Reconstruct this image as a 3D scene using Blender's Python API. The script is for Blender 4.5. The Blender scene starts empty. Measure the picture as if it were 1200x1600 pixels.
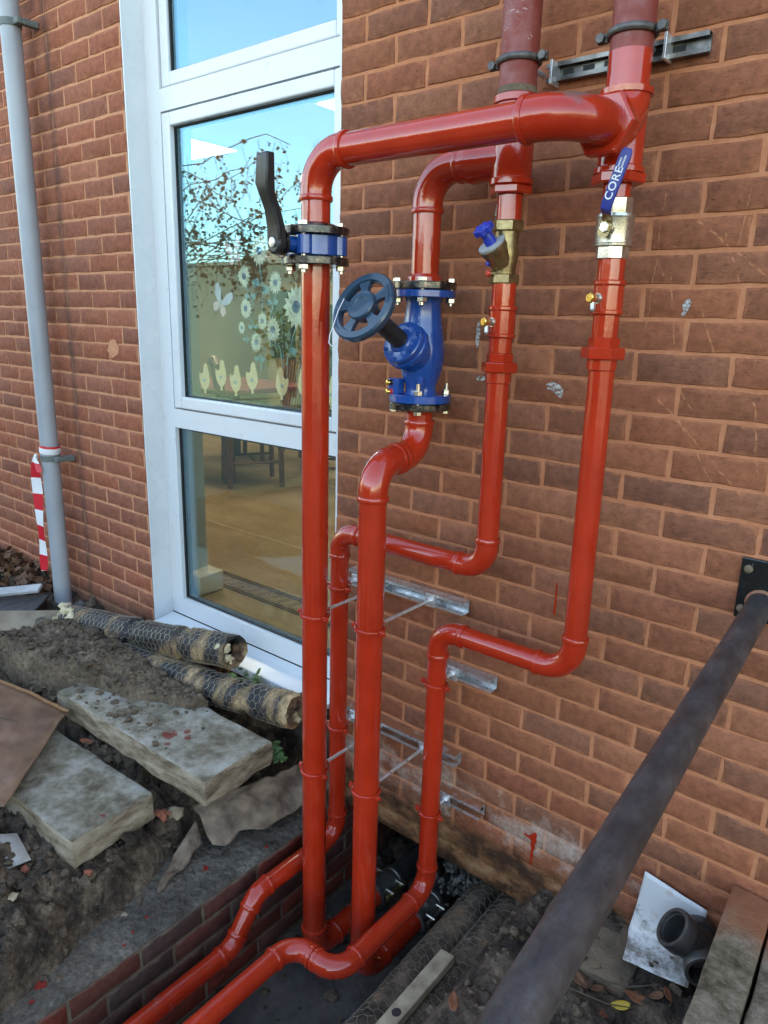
import bpy, bmesh, math, random
from mathutils import Vector, Matrix, Euler, noise as mnoise

random.seed(7)
scene = bpy.context.scene
COL = scene.collection
R = math.radians

# ------------------------------------------------------------------ camera
cam_d = bpy.data.cameras.new('camera')
cam = bpy.data.objects.new('camera', cam_d)
COL.objects.link(cam)
yaw, pit, rol = 0.6756, 0.2579, 0.0278
fwd = Vector((-math.sin(yaw) * math.cos(pit), math.cos(yaw) * math.cos(pit), -math.sin(pit)))
rt = Vector((math.cos(yaw), math.sin(yaw), 0))
up = rt.cross(fwd)
r2 = rt * math.cos(rol) + up * math.sin(rol)
u2 = up * math.cos(rol) - rt * math.sin(rol)
cam.matrix_world = Matrix(((r2.x, u2.x, -fwd.x, 1.6475), (r2.y, u2.y, -fwd.y, -1.7796),
                           (r2.z, u2.z, -fwd.z, 1.1523), (0, 0, 0, 1)))
cam_d.sensor_fit = 'VERTICAL'
cam_d.sensor_height = 24.0
cam_d.lens = 24.0 * 1127.93 / 1600.0
cam_d.clip_start = 0.02
cam_d.clip_end = 2000
scene.camera = cam

# ------------------------------------------------------------------ sky, sun, exposure
SUN_EL, SUN_AZ = 27.0, 8.0           # the sun stands behind the building: the whole yard is in its shade
world = bpy.data.worlds.new('World')
scene.world = world
world.use_nodes = True
wn = world.node_tree
wn.nodes.clear()
sky = wn.nodes.new('ShaderNodeTexSky')
sky.sky_type = 'NISHITA'
sky.sun_disc = False
sky.sun_elevation = R(SUN_EL)
sky.sun_rotation = R(SUN_AZ)
sky.air_density = 1.0
sky.dust_density = 1.2
sky.ozone_density = 1.0
bg = wn.nodes.new('ShaderNodeBackground')
bg.inputs['Strength'].default_value = 0.15
wo = wn.nodes.new('ShaderNodeOutputWorld')
wn.links.new(sky.outputs['Color'], bg.inputs['Color'])
wn.links.new(bg.outputs['Background'], wo.inputs['Surface'])

sun_d = bpy.data.lights.new('sun', 'SUN')
sun_d.energy = 4.5
sun_d.angle = R(0.53)
sun_d.color = (1.0, 0.93, 0.82)
sun = bpy.data.objects.new('sun', sun_d)
COL.objects.link(sun)
sdir = Vector((-math.sin(R(SUN_AZ)) * math.cos(R(SUN_EL)), math.cos(R(SUN_AZ)) * math.cos(R(SUN_EL)), math.sin(R(SUN_EL))))
sun.rotation_euler = sdir.to_track_quat('Z', 'Y').to_euler()
sun.location = sdir * 30

vs = scene.view_settings
scene.display_settings.display_device = 'sRGB'
vs.view_transform = 'Standard'
vs.look = 'None'
vs.gamma = 1.0
vs.use_curve_mapping = False
vs.exposure = 2.7
vs.use_white_balance = True         # the camera's shade setting
vs.white_balance_temperature = 7900
vs.white_balance_tint = 8
cy = scene.cycles
cy.use_denoising = True
cy.max_bounces = 8
cy.transparent_max_bounces = 16
cy.sample_clamp_indirect = 6.0

# ------------------------------------------------------------------ material helpers
class NT:
    def __init__(s, name):
        s.m = bpy.data.materials.new(name)
        s.m.use_nodes = True
        s.t = s.m.node_tree
        s.t.nodes.clear()
        s.out = s.t.nodes.new('ShaderNodeOutputMaterial')
        s._co = {}
    def n(s, typ, **kw):
        x = s.t.nodes.new(typ)
        for k, v in kw.items():
            if k.startswith('i_'):
                x.inputs[k[2:].replace('_', ' ')].default_value = v
            elif isinstance(k, str):
                setattr(x, k, v)
        return x
    def l(s, a, b):
        s.t.links.new(a, b)
    def co(s, kind='Object'):
        if kind == 'Position':
            if kind not in s._co:
                s._co[kind] = s.n('ShaderNodeNewGeometry').outputs['Position']
            return s._co[kind]
        if kind not in s._co:
            s._co[kind] = s.n('ShaderNodeTexCoord').outputs[kind]
        return s._co[kind]
    def scaled(s, co, sc):
        m = s.n('ShaderNodeMapping')
        m.inputs['Scale'].default_value = sc
        s.l(co, m.inputs['Vector'])
        return m.outputs['Vector']
    def noise(s, co, scale, detail=4, rough=.55, dist=0):
        x = s.n('ShaderNodeTexNoise')
        x.inputs['Scale'].default_value = scale
        x.inputs['Detail'].default_value = detail
        x.inputs['Roughness'].default_value = rough
        x.inputs['Distortion'].default_value = dist
        s.l(co, x.inputs['Vector'])
        return x.outputs['Fac']
    def vor(s, co, scale, feature='F1', out='Distance'):
        x = s.n('ShaderNodeTexVoronoi', feature=feature)
        x.inputs['Scale'].default_value = scale
        s.l(co, x.inputs['Vector'])
        return x.outputs[out]
    def ramp(s, fac, stops, interp='LINEAR'):
        x = s.n('ShaderNodeValToRGB')
        cr = x.color_ramp
        cr.interpolation = interp
        while len(cr.elements) < len(stops):
            cr.elements.new(.5)
        for e, (p, c) in zip(cr.elements, stops):
            e.position = p
            e.color = (c, c, c, 1) if isinstance(c, (int, float)) else (*c, 1)
        s.l(fac, x.inputs['Fac'])
        return x.outputs['Color']
    def mixc(s, fac, a, b, typ='MIX'):
        x = s.t.nodes.new('ShaderNodeMix')
        x.data_type = 'RGBA'
        x.blend_type = typ
        F, A, B = x.inputs[0], x.inputs[6], x.inputs[7]
        for sock, v in ((F, fac), (A, a), (B, b)):
            if isinstance(v, (int, float)):
                sock.default_value = v if sock is F else (v, v, v, 1)
            elif isinstance(v, tuple):
                sock.default_value = (*v, 1)
            else:
                s.l(v, sock)
        return x.outputs[2]
    def math(s, op, a, b=None, c=None):
        x = s.n('ShaderNodeMath', operation=op)
        for i, v in enumerate((a, b, c)):
            if v is None:
                continue
            if isinstance(v, (int, float)):
                x.inputs[i].default_value = v
            else:
                s.l(v, x.inputs[i])
        return x.outputs[0]
    def sep(s, co):
        x = s.n('ShaderNodeSeparateXYZ')
        s.l(co, x.inputs[0])
        return x.outputs
    def rand(s):
        return s.n('ShaderNodeObjectInfo').outputs['Random']
    def bsdf(s, color, rough=.5, metal=0., height=None, bstr=.3, bdist=.002, coat=0., spec=None, coat_rough=.05):
        b = s.n('ShaderNodeBsdfPrincipled')
        def put(nm, v):
            if v is None:
                return
            if isinstance(v, (int, float)):
                b.inputs[nm].default_value = v
            elif isinstance(v, tuple):
                b.inputs[nm].default_value = (*v, 1)
            else:
                s.l(v, b.inputs[nm])
        put('Base Color', color)
        put('Roughness', rough)
        put('Metallic', metal)
        put('Coat Weight', coat)
        put('Coat Roughness', coat_rough)
        put('Specular IOR Level', spec)
        if height is not None:
            bp = s.n('ShaderNodeBump')
            bp.inputs['Strength'].default_value = bstr
            bp.inputs['Distance'].default_value = bdist
            s.l(height, bp.inputs['Height'])
            s.l(bp.outputs['Normal'], b.inputs['Normal'])
        s.l(b.outputs['BSDF'], s.out.inputs['Surface'])
        s.b = b
        return s.m

MAT = {}

def simple(name, c1, c2=None, scale=20, rough=.5, metal=0, bump=.0, bscale=None, bdist=.002, coat=0., lo=.35, hi=.65, coat_rough=.05, rvar=0.0):
    t = NT(name)
    co = t.co('Object')
    nz = t.noise(co, scale, 5)
    col = t.ramp(nz, [(lo, c1), (hi, c2 or c1)])
    h = t.noise(co, bscale or scale * 3, 5, .6) if bump else None
    ro = rough
    if rvar:
        ro = t.ramp(t.noise(co, scale * .7, 4), [(.3, max(.02, rough - rvar)), (.7, rough + rvar)])
    MAT[name] = t.bsdf(col, ro, metal, h, bump or .1, bdist, coat, coat_rough=coat_rough)
    return MAT[name]

def brick_mat(name, cols, smear, smear_amt, weather=None, joined=False):
    t = NT(name)
    co = t.co('Object')
    pos = t.co('Position')
    if joined:                       # bricks beyond the picture share one mesh: colour by cell
        sn = t.n('ShaderNodeVectorMath', operation='SNAP')
        sn.inputs[1].default_value = (.2215, .2215, .075)
        t.l(pos, sn.inputs[0])
        wn_ = t.n('ShaderNodeTexWhiteNoise')
        t.l(sn.outputs[0], wn_.inputs['Vector'])
        rnd = wn_.outputs['Value']
    else:
        rnd = t.rand()
    base = t.ramp(rnd, [(i / (len(cols) - 1), c) for i, c in enumerate(cols)])
    nz = t.noise(pos, 38, 6, .65)
    base = t.mixc(.38, base, t.ramp(nz, [(.3, .15), (.5, .5), (.72, .9)]), 'OVERLAY')
    # dragged, creased face: noise stretched along the brick
    drag = t.noise(t.scaled(pos, (34, 34, 150)), 1.7, 7, .78, .5)
    pit = t.noise(t.scaled(pos, (70, 70, 150)), 1.0, 3, .6)
    creas = t.ramp(drag, [(.30, 0.0), (.42, .75), (.7, 1.0)])
    pits = t.ramp(pit, [(.28, 0.), (.40, 1.)])
    base = t.mixc(.40, base, creas, 'MULTIPLY')
    base = t.mixc(.34, base, pits, 'MULTIPLY')
    # mortar smeared over the arrises
    gx, gy, gz = t.sep(t.co('Object'))
    ex = t.math('ABSOLUTE', gx)
    ez = t.math('ABSOLUTE', gz)
    dx = t.math('SUBTRACT', .1055, ex)
    dz = t.math('SUBTRACT', .0325, ez)
    d = t.math('MINIMUM', dx, dz)
    smn = t.noise(pos, 17, 6, .7)
    thr = t.math('MULTIPLY', t.ramp(smn, [(.40, 0.), (.78, 1.)]), .024)
    sm = t.math('SUBTRACT', thr, d)
    smf = t.ramp(t.math('MULTIPLY_ADD', sm, 90, .0), [(0., 0.), (.9, smear_amt)])
    smf = t.math('MULTIPLY', smf, t.ramp(t.noise(pos, 160, 3), [(.3, .45), (.6, 1.)]))
    if not joined:
        base = t.mixc(smf, base, smear)
    film = t.ramp(t.noise(pos, 4.5, 5, .65), [(.45, 0.), (.75, .30)])
    film = t.math('MULTIPLY', film, t.ramp(t.noise(pos, 90, 4), [(.35, .2), (.65, 1.)]))
    base = t.mixc(film, base, smear)
    if weather:
        base = weather(t, pos, base)
    h = t.math('ADD', t.math('MULTIPLY', creas, .9), t.math('ADD', t.math('MULTIPLY', pits, .6), t.math('MULTIPLY', t.noise(pos, 230, 3), .5)))
    MAT[name] = t.bsdf(base, .88, 0, h, .7, .0018, spec=.2)

def right_weather(t, pos, base):
    x, y, z = t.sep(pos)
    n1 = t.noise(pos, 7, 6, .7)
    # lime bloom above the old ground line
    zz = t.math('MULTIPLY_ADD', t.math('ABSOLUTE', t.math('ADD', z, .36)), -6.0, .62)
    zz = t.math('SUBTRACT', zz, t.math('MULTIPLY', t.math('MAXIMUM', t.math('SUBTRACT', x, .85), 0.), 1.3))
    m = t.math('MULTIPLY', t.math('ADD', zz, t.math('MULTIPLY_ADD', n1, 2.6, -1.45)), 1.5)
    m = t.ramp(m, [(.05, 0.), (.6, .8)])
    m = t.math('MULTIPLY', m, t.ramp(t.noise(pos, 45, 5, .7), [(.3, .3), (.62, 1.)]))
    base = t.mixc(m, base, (.50, .40, .33))
    # the strip that was below ground: earth-stained
    m2 = t.math('ADD', t.math('MULTIPLY_ADD', z, -11., -4.85), t.math('MULTIPLY_ADD', t.noise(pos, 11, 5), 1.4, -.7))
    m2 = t.ramp(m2, [(0., 0.), (.4, .92)])
    dirt = t.ramp(t.noise(t.scaled(pos, (7, 7, 11)), 1.2, 6, .65), [(.38, (.030, .017, .010)), (.49, (.11, .055, .028)), (.56, (.24, .11, .05)), (.68, (.36, .21, .11))])
    base = t.mixc(m2, base, dirt)
    # old scratches to the right of the pipes
    for (x0, z0, x1, z1, w) in SCRATCH:
        L = math.hypot(x1 - x0, z1 - z0)
        ax, az = (x1 - x0) / L, (z1 - z0) / L
        wob = t.math('MULTIPLY_ADD', t.noise(pos, 22, 2), .016, -.008)
        across = t.math('ABSOLUTE', t.math('ADD', wob, t.math('ADD', t.math('MULTIPLY', t.math('SUBTRACT', x, x0), -az), t.math('MULTIPLY', t.math('SUBTRACT', z, z0), ax))))
        along = t.math('ADD', t.math('MULTIPLY', t.math('SUBTRACT', x, x0), ax), t.math('MULTIPLY', t.math('SUBTRACT', z, z0), az))
        inside = t.math('MULTIPLY', t.math('GREATER_THAN', along, 0.), t.math('LESS_THAN', along, L))
        line = t.math('MULTIPLY', t.math('LESS_THAN', across, w), inside)
        line = t.math('MULTIPLY', line, t.ramp(t.noise(pos, 55, 3), [(.42, 0.), (.58, .7)]))
        base = t.mixc(line, base, (.50, .20, .10))
    return base

SCRATCH = [(1.10, 1.39, 1.34, 1.20, .0022), (1.05, 1.28, 1.08, 1.12, .0018), (1.13, 1.20, 1.17, 1.10, .0022),
           (1.06, 0.99, 1.28, .78, .0024), (1.12, .93, 1.22, .79, .0018), (1.27, 1.0, 1.30, .84, .0022),
           (1.02, 1.49, 1.01, 1.14, .0015), (1.20, 1.45, 1.19, 1.33, .0015), (1.24, 1.45, 1.28, 1.36, .0018),
           (1.10, 1.02, 1.14, .97, .002), (1.16, 1.36, 1.22, 1.22, .0018), (1.02, 1.30, 1.06, 1.24, .0022)]

def left_weather(t, pos, base):
    x, y, z = t.sep(pos)
    m2 = t.math('ADD', t.math('MULTIPLY_ADD', z, -7., -1.2), t.math('MULTIPLY_ADD', t.noise(pos, 6, 5), 1.2, -.6))
    m2 = t.ramp(m2, [(0., 0.), (.8, .55)])
    base = t.mixc(m2, base, (.12, .085, .055))
    # darker streak on the wall to the right of the downpipe
    d = t.math('ABSOLUTE', t.math('ADD', x, 1.70))
    s = t.math('ADD', t.math('MULTIPLY_ADD', d, -16., .75), t.math('MULTIPLY_ADD', t.noise(t.scaled(pos, (14, 14, 5)), 1., 5), 1.3, -.65))
    s = t.ramp(s, [(.15, 0.), (.8, .62)])
    return t.mixc(s, base, (.045, .035, .033))

brick_mat('brick_right', [(.245, .090, .049), (.315, .108, .055), (.195, .079, .050), (.29, .098, .049), (.22, .092, .057), (.345, .128, .070), (.265, .086, .046)], (.46, .172, .086), .65, right_weather)
brick_mat('brick_right_far', [(.245, .090, .049), (.315, .108, .055), (.195, .079, .050), (.29, .098, .049), (.22, .092, .057), (.345, .128, .070), (.265, .086, .046)], (.46, .172, .086), .65, right_weather, joined=True)
brick_mat('brick_left', [(.285, .098, .058), (.35, .112, .064), (.235, .088, .058), (.32, .102, .056), (.255, .098, .066), (.375, .130, .076)], (.52, .23, .13), .55, left_weather)
brick_mat('brick_left_far', [(.285, .098, .058), (.35, .112, .064), (.235, .088, .058), (.32, .102, .056), (.255, .098, .066), (.375, .130, .076)], (.52, .23, .13), .55, left_weather, joined=True)
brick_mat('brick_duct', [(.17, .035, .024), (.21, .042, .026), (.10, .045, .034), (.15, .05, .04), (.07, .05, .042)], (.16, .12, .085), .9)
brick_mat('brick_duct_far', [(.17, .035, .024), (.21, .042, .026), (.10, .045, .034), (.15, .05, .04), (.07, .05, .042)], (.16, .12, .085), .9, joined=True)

def mortar_mat(name, a, b, weather=None):
    t = NT(name)
    pos = t.co('Position')
    c = t.ramp(t.noise(pos, 24, 6, .7), [(.3, a), (.7, b)])
    if weather:
        c = weather(t, pos, c)
    h = t.math('ADD', t.noise(pos, 180, 4, .7), t.math('MULTIPLY', t.noise(pos, 40, 4), 1.5))
    MAT[name] = t.bsdf(c, .95, 0, h, .7, .0025, spec=.2)
mortar_mat('mortar_right', (.42, .155, .076), (.54, .225, .118), right_weather)
mortar_mat('mortar_left', (.50, .21, .115), (.64, .31, .18), left_weather)
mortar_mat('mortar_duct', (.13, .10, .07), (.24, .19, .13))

def paint_mat(name, c1, c2, rough=.13, bump=.22, bs=70, dirt=None, coat=.6):
    t = NT(name)
    co = t.co('Position')
    col = t.ramp(t.noise(co, 9, 4), [(.3, c1), (.7, c2)])
    if dirt:
        d = t.ramp(t.noise(co, 26, 6, .7), [(.60, 0.), (.72, .6)])
        col = t.mixc(d, col, dirt)
    brush = t.noise(t.scaled(co, (1, 1, .18)), bs * 2.2, 4, .6)
    sag = t.noise(co, bs * .5, 3, .5)
    h = t.math('ADD', brush, sag)
    ro = t.ramp(t.noise(co, 30, 4), [(.3, rough * .6), (.75, rough * 1.7)])
    MAT[name] = t.bsdf(col, ro, 0, h, bump, .0016, coat=coat, coat_rough=.05)
paint_mat('red_paint', (.39, .022, .007), (.49, .031, .010), rough=.10, bump=.34)
_t = MAT['red_paint'].node_tree
def scuffed():
    t = NT('tmp_scuff')
    bpy.data.materials.remove(t.m)
    t.m = MAT['red_primer']
    t.t = t.m.node_tree
    t._co = {}
    b = [n for n in t.t.nodes if n.type == 'BSDF_PRINCIPLED'][0]
    src = b.inputs['Base Color'].links[0].from_socket
    pos = t.co('Position')
    x, y, z = t.sep(pos)
    k = t.math('MULTIPLY', t.math('LESS_THAN', t.math('ABSOLUTE', t.math('SUBTRACT', z, 1.83)), .055), t.math('MULTIPLY', t.math('LESS_THAN', x, .80), t.math('LESS_THAN', y, -.14)))
    f = t.math('MULTIPLY', k, t.ramp(t.noise(t.scaled(pos, (1, 1, 2.2)), 48, 5, .7, 1.5), [(.60, 0.), (.66, .6)]))
    t.l(t.mixc(f, src, (.58, .54, .53)), b.inputs['Base Color'])
def muddy():
    t = NT('tmp_mud')
    bpy.data.materials.remove(t.m)
    t.m = MAT['red_paint']
    t.t = _t
    t._co = {}
    b = [n for n in _t.nodes if n.type == 'BSDF_PRINCIPLED'][0]
    src = b.inputs['Base Color'].links[0].from_socket
    pos = t.co('Position')
    z = t.sep(pos)[2]
    k = t.math('ADD', t.math('MULTIPLY_ADD', z, -.8, -.55), t.math('MULTIPLY_ADD', t.noise(pos, 30, 7, .75), 2.4, -1.30))
    f = t.ramp(k, [(.10, 0.), (.45, .6)])
    t.l(t.mixc(f, src, (.16, .075, .05)), b.inputs['Base Color'])
    rs_ = b.inputs['Roughness'].links[0].from_socket
    t.l(t.mixc(f, rs_, .7), b.inputs['Roughness'])
muddy()
paint_mat('red_primer', (.20, .036, .028), (.25, .048, .036), rough=.5, coat=0., bump=.25, dirt=(.26, .12, .10))
paint_mat('blue_enamel', (.004, .050, .23), (.007, .072, .31), rough=.2)
paint_mat('blue_dark', (.010, .020, .17), (.013, .028, .22), rough=.25)
paint_mat('wheel_blue', (.011, .038, .070), (.016, .050, .090), rough=.36, bump=.3)

t = NT('flange_black')
co = t.co('Position')
w = t.ramp(t.noise(co, 34, 6, .7), [(.52, 0.), (.62, 1.)])
col = t.mixc(w, (.008, .008, .009), (.16, .12, .09))
MAT['flange_black'] = t.bsdf(col, .22, t.math('MULTIPLY', w, .7), t.noise(co, 90, 4), .3, .002, coat=.4)

simple('zinc', (.62, .63, .64), (.78, .79, .80), 60, .32, .7, .12, 200, rvar=.1)
t = NT('strut_zinc')
co = t.co('Position')
geo = t.n('ShaderNodeNewGeometry')
nz = t.sep(geo.outputs['Normal'])[2]
dust = t.math('MULTIPLY', t.math('GREATER_THAN', nz, .6), t.ramp(t.noise(co, 25, 4), [(.25, .55), (.5, 1.)]))
x_, y_, z_ = t.sep(co)
dust = t.math('MULTIPLY', dust, t.math('LESS_THAN', z_, .0))
col = t.mixc(dust, t.ramp(t.noise(co, 16, 3), [(.35, (.58, .60, .61)), (.65, (.72, .73, .74))]), (.30, .105, .045))
MAT['strut_zinc'] = t.bsdf(col, t.mixc(dust, t.ramp(t.noise(co, 60, 4), [(.3, .2), (.7, .42)]), .9), t.math('SUBTRACT', .75, t.math('MULTIPLY', dust, .75)), t.noise(co, 150, 3), .03, .001)
simple('strut_dark', (.12, .115, .11), (.30, .285, .26), 14, .42, .85, .2, 120, lo=.4, hi=.62)
simple('clip_grey', (.055, .052, .052), (.12, .11, .105), 50, .45, .35, .3, 200)
simple('bolt', (.62, .56, .44), (.80, .76, .66), 90, .26, .95, .15, 300)
simple('brass', (.26, .19, .095), (.38, .29, .15), 70, .33, .85, .25, 220, rvar=.1)
simple('brass_bright', (.72, .46, .11), (.80, .55, .17), 90, .2, .95, .1, 300)
simple('nickel', (.48, .45, .38), (.66, .63, .55), 60, .27, .9, .15, 240, rvar=.1)
simple('grey_plastic', (.30, .31, .32), (.36, .37, .38), 60, .5, 0, .1)
simple('blue_plastic', (.014, .035, .34), (.02, .05, .42), 60, .33, 0, .05)
simple('blue_vinyl', (.018, .030, .21), (.028, .045, .28), 40, .38, 0, .1, 200)
simple('black_plastic', (.010, .011, .013), (.020, .021, .024), 60, .38, 0, .2, 300)
simple('red_plastic', (.5, .03, .02), (.6, .05, .03), 60, .4)
simple('print_white', (.62, .64, .68), (.75, .77, .80), 200, .5)
simple('cable_tie', (.62, .60, .66), (.7, .68, .72), 60, .4)
simple('upvc', (.65, .67, .69), (.70, .72, .74), 6, .28, 0, .05, 90, coat=.15, rvar=.06)
t = NT('upvc_dirty')
co = t.co('Position')
d1 = t.ramp(t.noise(co, 26, 6, .75), [(.60, 0.), (.74, .55)])
d1 = t.math('MULTIPLY', d1, t.ramp(t.noise(co, 5, 4), [(.4, .15), (.6, 1.)]))
col = t.mixc(d1, (.68, .70, .715), (.24, .20, .15))
MAT['upvc_dirty'] = t.bsdf(col, .3, 0, t.noise(co, 120, 3), .05, .001, coat=.1)
simple('gasket', (.012, .012, .013), (.02, .02, .02), 60, .6)
simple('mastic', (.10, .095, .09), (.17, .16, .15), 60, .8, 0, .4)
simple('downpipe_grey', (.30, .325, .36), (.345, .37, .405), 7, .40, 0, .06, 80, rvar=.08)
simple('clip_olive', (.10, .12, .12), (.15, .17, .16), 30, .55, 0, .2)

def glass_mat(name, tint, refl):
    t = NT(name)
    tr = t.n('ShaderNodeBsdfTransparent')
    tr.inputs['Color'].default_value = (*tint, 1)
    gl = t.n('ShaderNodeBsdfGlossy')
    gl.inputs['Color'].default_value = (.34, .76, 1., 1)
    gl.inputs['Roughness'].default_value = 0.0
    lw = t.n('ShaderNodeLayerWeight')
    fac = t.math('ADD', t.math('MULTIPLY', t.math('POWER', lw.outputs['Facing'], 4.), .8), refl)
    bp = t.n('ShaderNodeBump')
    bp.inputs['Strength'].default_value = .015
    bp.inputs['Distance'].default_value = .01
    t.l(t.noise(t.co('Position'), 2.0, 2), bp.inputs['Height'])
    t.l(bp.outputs['Normal'], gl.inputs['Normal'])
    mx = t.n('ShaderNodeMixShader')
    t.l(fac, mx.inputs[0])
    t.l(tr.outputs[0], mx.inputs[1])
    t.l(gl.outputs[0], mx.inputs[2])
    t.l(mx.outputs[0], t.out.inputs['Surface'])
    MAT[name] = t.m
glass_mat('glass', (.97, .96, .91), .17)

def soil_mat(name, stops, stones=.5):
    t = NT(name)
    co = t.co('Position')
    a = t.noise(co, 9, 8, .68)
    c = t.ramp(a, stops)
    b = t.noise(co, 70, 6, .7)
    c = t.mixc(.7, c, t.ramp(b, [(.3, .12), (.5, .5), (.75, .95)]), 'OVERLAY')
    v = t.vor(co, 55)
    sp = t.math('MULTIPLY', t.ramp(v, [(.10, 1.), (.2, 0.)]), t.ramp(t.noise(co, 21, 3), [(.55, 0.), (.68, stones)]))
    c = t.mixc(sp, c, (.30, .22, .15))
    h = t.math('ADD', t.math('MULTIPLY', b, 1.2), t.math('ADD', t.math('MULTIPLY', t.noise(co, 190, 4, .7), .5), t.math('MULTIPLY', t.vor(co, 42), -.9)))
    MAT[name] = t.bsdf(c, t.ramp(a, [(.35, .6), (.6, .95)]), 0, h, 1., .010, spec=.35)
soil_mat('soil', [(.32, (.020, .014, .010)), (.44, (.062, .043, .030)), (.55, (.14, .10, .068)), (.68, (.26, .195, .135))])
soil_mat('soil_pale', [(.28, (.045, .032, .020)), (.44, (.12, .085, .056)), (.60, (.21, .155, .105)), (.78, (.30, .235, .17))])
soil_mat('soil_black', [(.30, (.018, .014, .011)), (.44, (.058, .042, .032)), (.56, (.13, .092, .066)), (.70, (.24, .17, .115))])
soil_mat('mud_grey', [(.30, (.055, .045, .036)), (.47, (.12, .102, .082)), (.60, (.18, .155, .125)), (.75, (.25, .215, .175))], .2)
soil_mat('far_ground', [(.30, (.09, .085, .05)), (.5, (.15, .14, .075)), (.7, (.22, .19, .12))])

t = NT('wet_concrete')
co = t.co('Position')
c = t.ramp(t.noise(co, 7, 7, .66), [(.3, (.028, .026, .025)), (.5, (.066, .062, .057)), (.70, (.12, .108, .094))])
rs = t.math('MULTIPLY', t.ramp(t.noise(co, 26, 4), [(.66, 0.), (.69, 1.)]), t.ramp(t.noise(co, 4, 2), [(.5, 0.), (.56, 1.)]))
c = t.mixc(rs, c, (.30, .012, .010))
MAT['wet_concrete'] = t.bsdf(c, .42, 0, t.noise(co, 60, 6), .5, .004)

def slab_mat(name, splat):
    t = NT(name)
    co = t.co('Position')
    geo = t.n('ShaderNodeNewGeometry')
    nzz = t.sep(geo.outputs['Normal'])[2]
    top = t.ramp(nzz, [(.55, 0.), (.85, 1.)])
    ct = t.ramp(t.noise(co, 7.5, 9, .74), [(.32, (.075, .062, .040)), (.43, (.17, .145, .105)), (.53, (.31, .285, .235)), (.66, (.47, .455, .415))])
    ct = t.mixc(t.ramp(t.noise(co, 120, 4), [(.55, 0.), (.7, .5)]), ct, (.10, .085, .06))
    cs = t.ramp(t.noise(t.scaled(co, (6, 6, 18)), 1.4, 7, .7), [(.32, (.085, .062, .040)), (.46, (.24, .185, .125)), (.58, (.38, .31, .225)), (.72, (.50, .44, .35))])
    c = t.mixc(top, cs, ct)
    for (sx, sy, sr) in splat:
        x, y, z = t.sep(co)
        dd = t.math('SQRT', t.math('ADD', t.math('POWER', t.math('SUBTRACT', x, sx), 2), t.math('POWER', t.math('SUBTRACT', y, sy), 2)))
        m = t.math('ADD', t.math('MULTIPLY_ADD', dd, -1. / sr, 1.), t.math('MULTIPLY_ADD', t.noise(co, 45, 4, .7), 2.2, -1.45))
        c = t.mixc(t.ramp(m, [(.1, 0.), (.3, .75)]), c, (.20, .016, .014))
    h = t.math('ADD', t.noise(co, 60, 8, .75), t.math('MULTIPLY', t.noise(co, 260, 3), .4))
    MAT[name] = t.bsdf(c, .92, 0, h, 1., .007, spec=.25)
slab_mat('slab_concrete', [(-.33, -.48, .050), (-.27, -.45, .030), (-.44, -.50, .025), (-.29, -.52, .018), (-.30, -.43, .02)])
slab_mat('slab_concrete_b', [(-.24, -.80, .02)])
t = NT('kerb_top')
pos = t.co('Position')
x_, y_, z_ = t.sep(pos)
gry = t.ramp(t.noise(pos, 22, 7, .72), [(.32, (.075, .058, .036)), (.47, (.19, .15, .10)), (.62, (.32, .26, .19))])
rd = t.ramp(t.noise(pos, 12, 5), [(.3, (.30, .11, .055)), (.7, (.38, .16, .085))])
f_ = t.ramp(t.math('ADD', t.math('MULTIPLY_ADD', y_, 4., 1.0), t.math('MULTIPLY_ADD', t.noise(pos, 9, 5), 1.4, -.7)), [(.15, 0.), (.7, 1.)])
MAT['kerb_top'] = t.bsdf(t.mixc(f_, gry, rd), .93, 0, t.math('ADD', t.noise(pos, 60, 8, .75), t.math('MULTIPLY', t.noise(pos, 220, 3), .5)), 1., .006, spec=.25)
simple('kerb_red', (.30, .12, .065), (.20, .13, .085), 7, .92, 0, .8, 90, .005, lo=.4, hi=.62)
simple('kerb_grey', (.10, .075, .050), (.22, .155, .10), 9, .92, 0, .9, 90, .006)
simple('stone_tan', (.30, .22, .14), (.42, .33, .23), 14, .9, 0, .6, 80, .005)
simple('stone_dark', (.07, .055, .045), (.14, .11, .085), 14, .9, 0, .6, 80, .005)
simple('brick_chip', (.26, .075, .045), (.34, .11, .06), 20, .9, 0, .6, 90, .004)
simple('wool_grey', (.07, .07, .062), (.17, .17, .15), 40, .95, 0, .8, 120, .006)
simple('foam_cream', (.55, .44, .26), (.70, .60, .40), 24, .9, 0, .9, 60, .012)

t = NT('lagging')
co = t.co('Object')
pos = t.co('Position')
n1 = t.noise(t.scaled(co, (1., .35, .35)), 6.5, 5, .58)
c = t.ramp(n1, [(.40, (.014, .014, .016)), (.475, (.034, .030, .029)), (.505, (.18, .115, .06)), (.58, (.44, .30, .165)), (.70, (.62, .49, .32))])
c = t.mixc(.6, c, t.ramp(t.noise(pos, 60, 6, .7), [(.3, .15), (.5, .5), (.75, .9)]), 'OVERLAY')
MAT['lagging'] = t.bsdf(c, t.ramp(n1, [(.45, .38), (.58, .95)]), 0, t.math('ADD', t.noise(pos, 50, 6, .7), t.math('MULTIPLY', n1, 2.)), .9, .008, spec=.4)
t = NT('lagging_buried')
pos = t.co('Position')
n1 = t.noise(pos, 9, 6, .65)
c = t.ramp(n1, [(.34, (.026, .020, .016)), (.46, (.085, .064, .047)), (.57, (.19, .135, .09)), (.68, (.34, .18, .09))])
c = t.mixc(.6, c, t.ramp(t.noise(pos, 75, 6, .7), [(.3, .15), (.5, .5), (.75, .9)]), 'OVERLAY')
MAT['lagging_buried'] = t.bsdf(c, .9, 0, t.noise(pos, 60, 7, .72), 1., .010, spec=.3)
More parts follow.
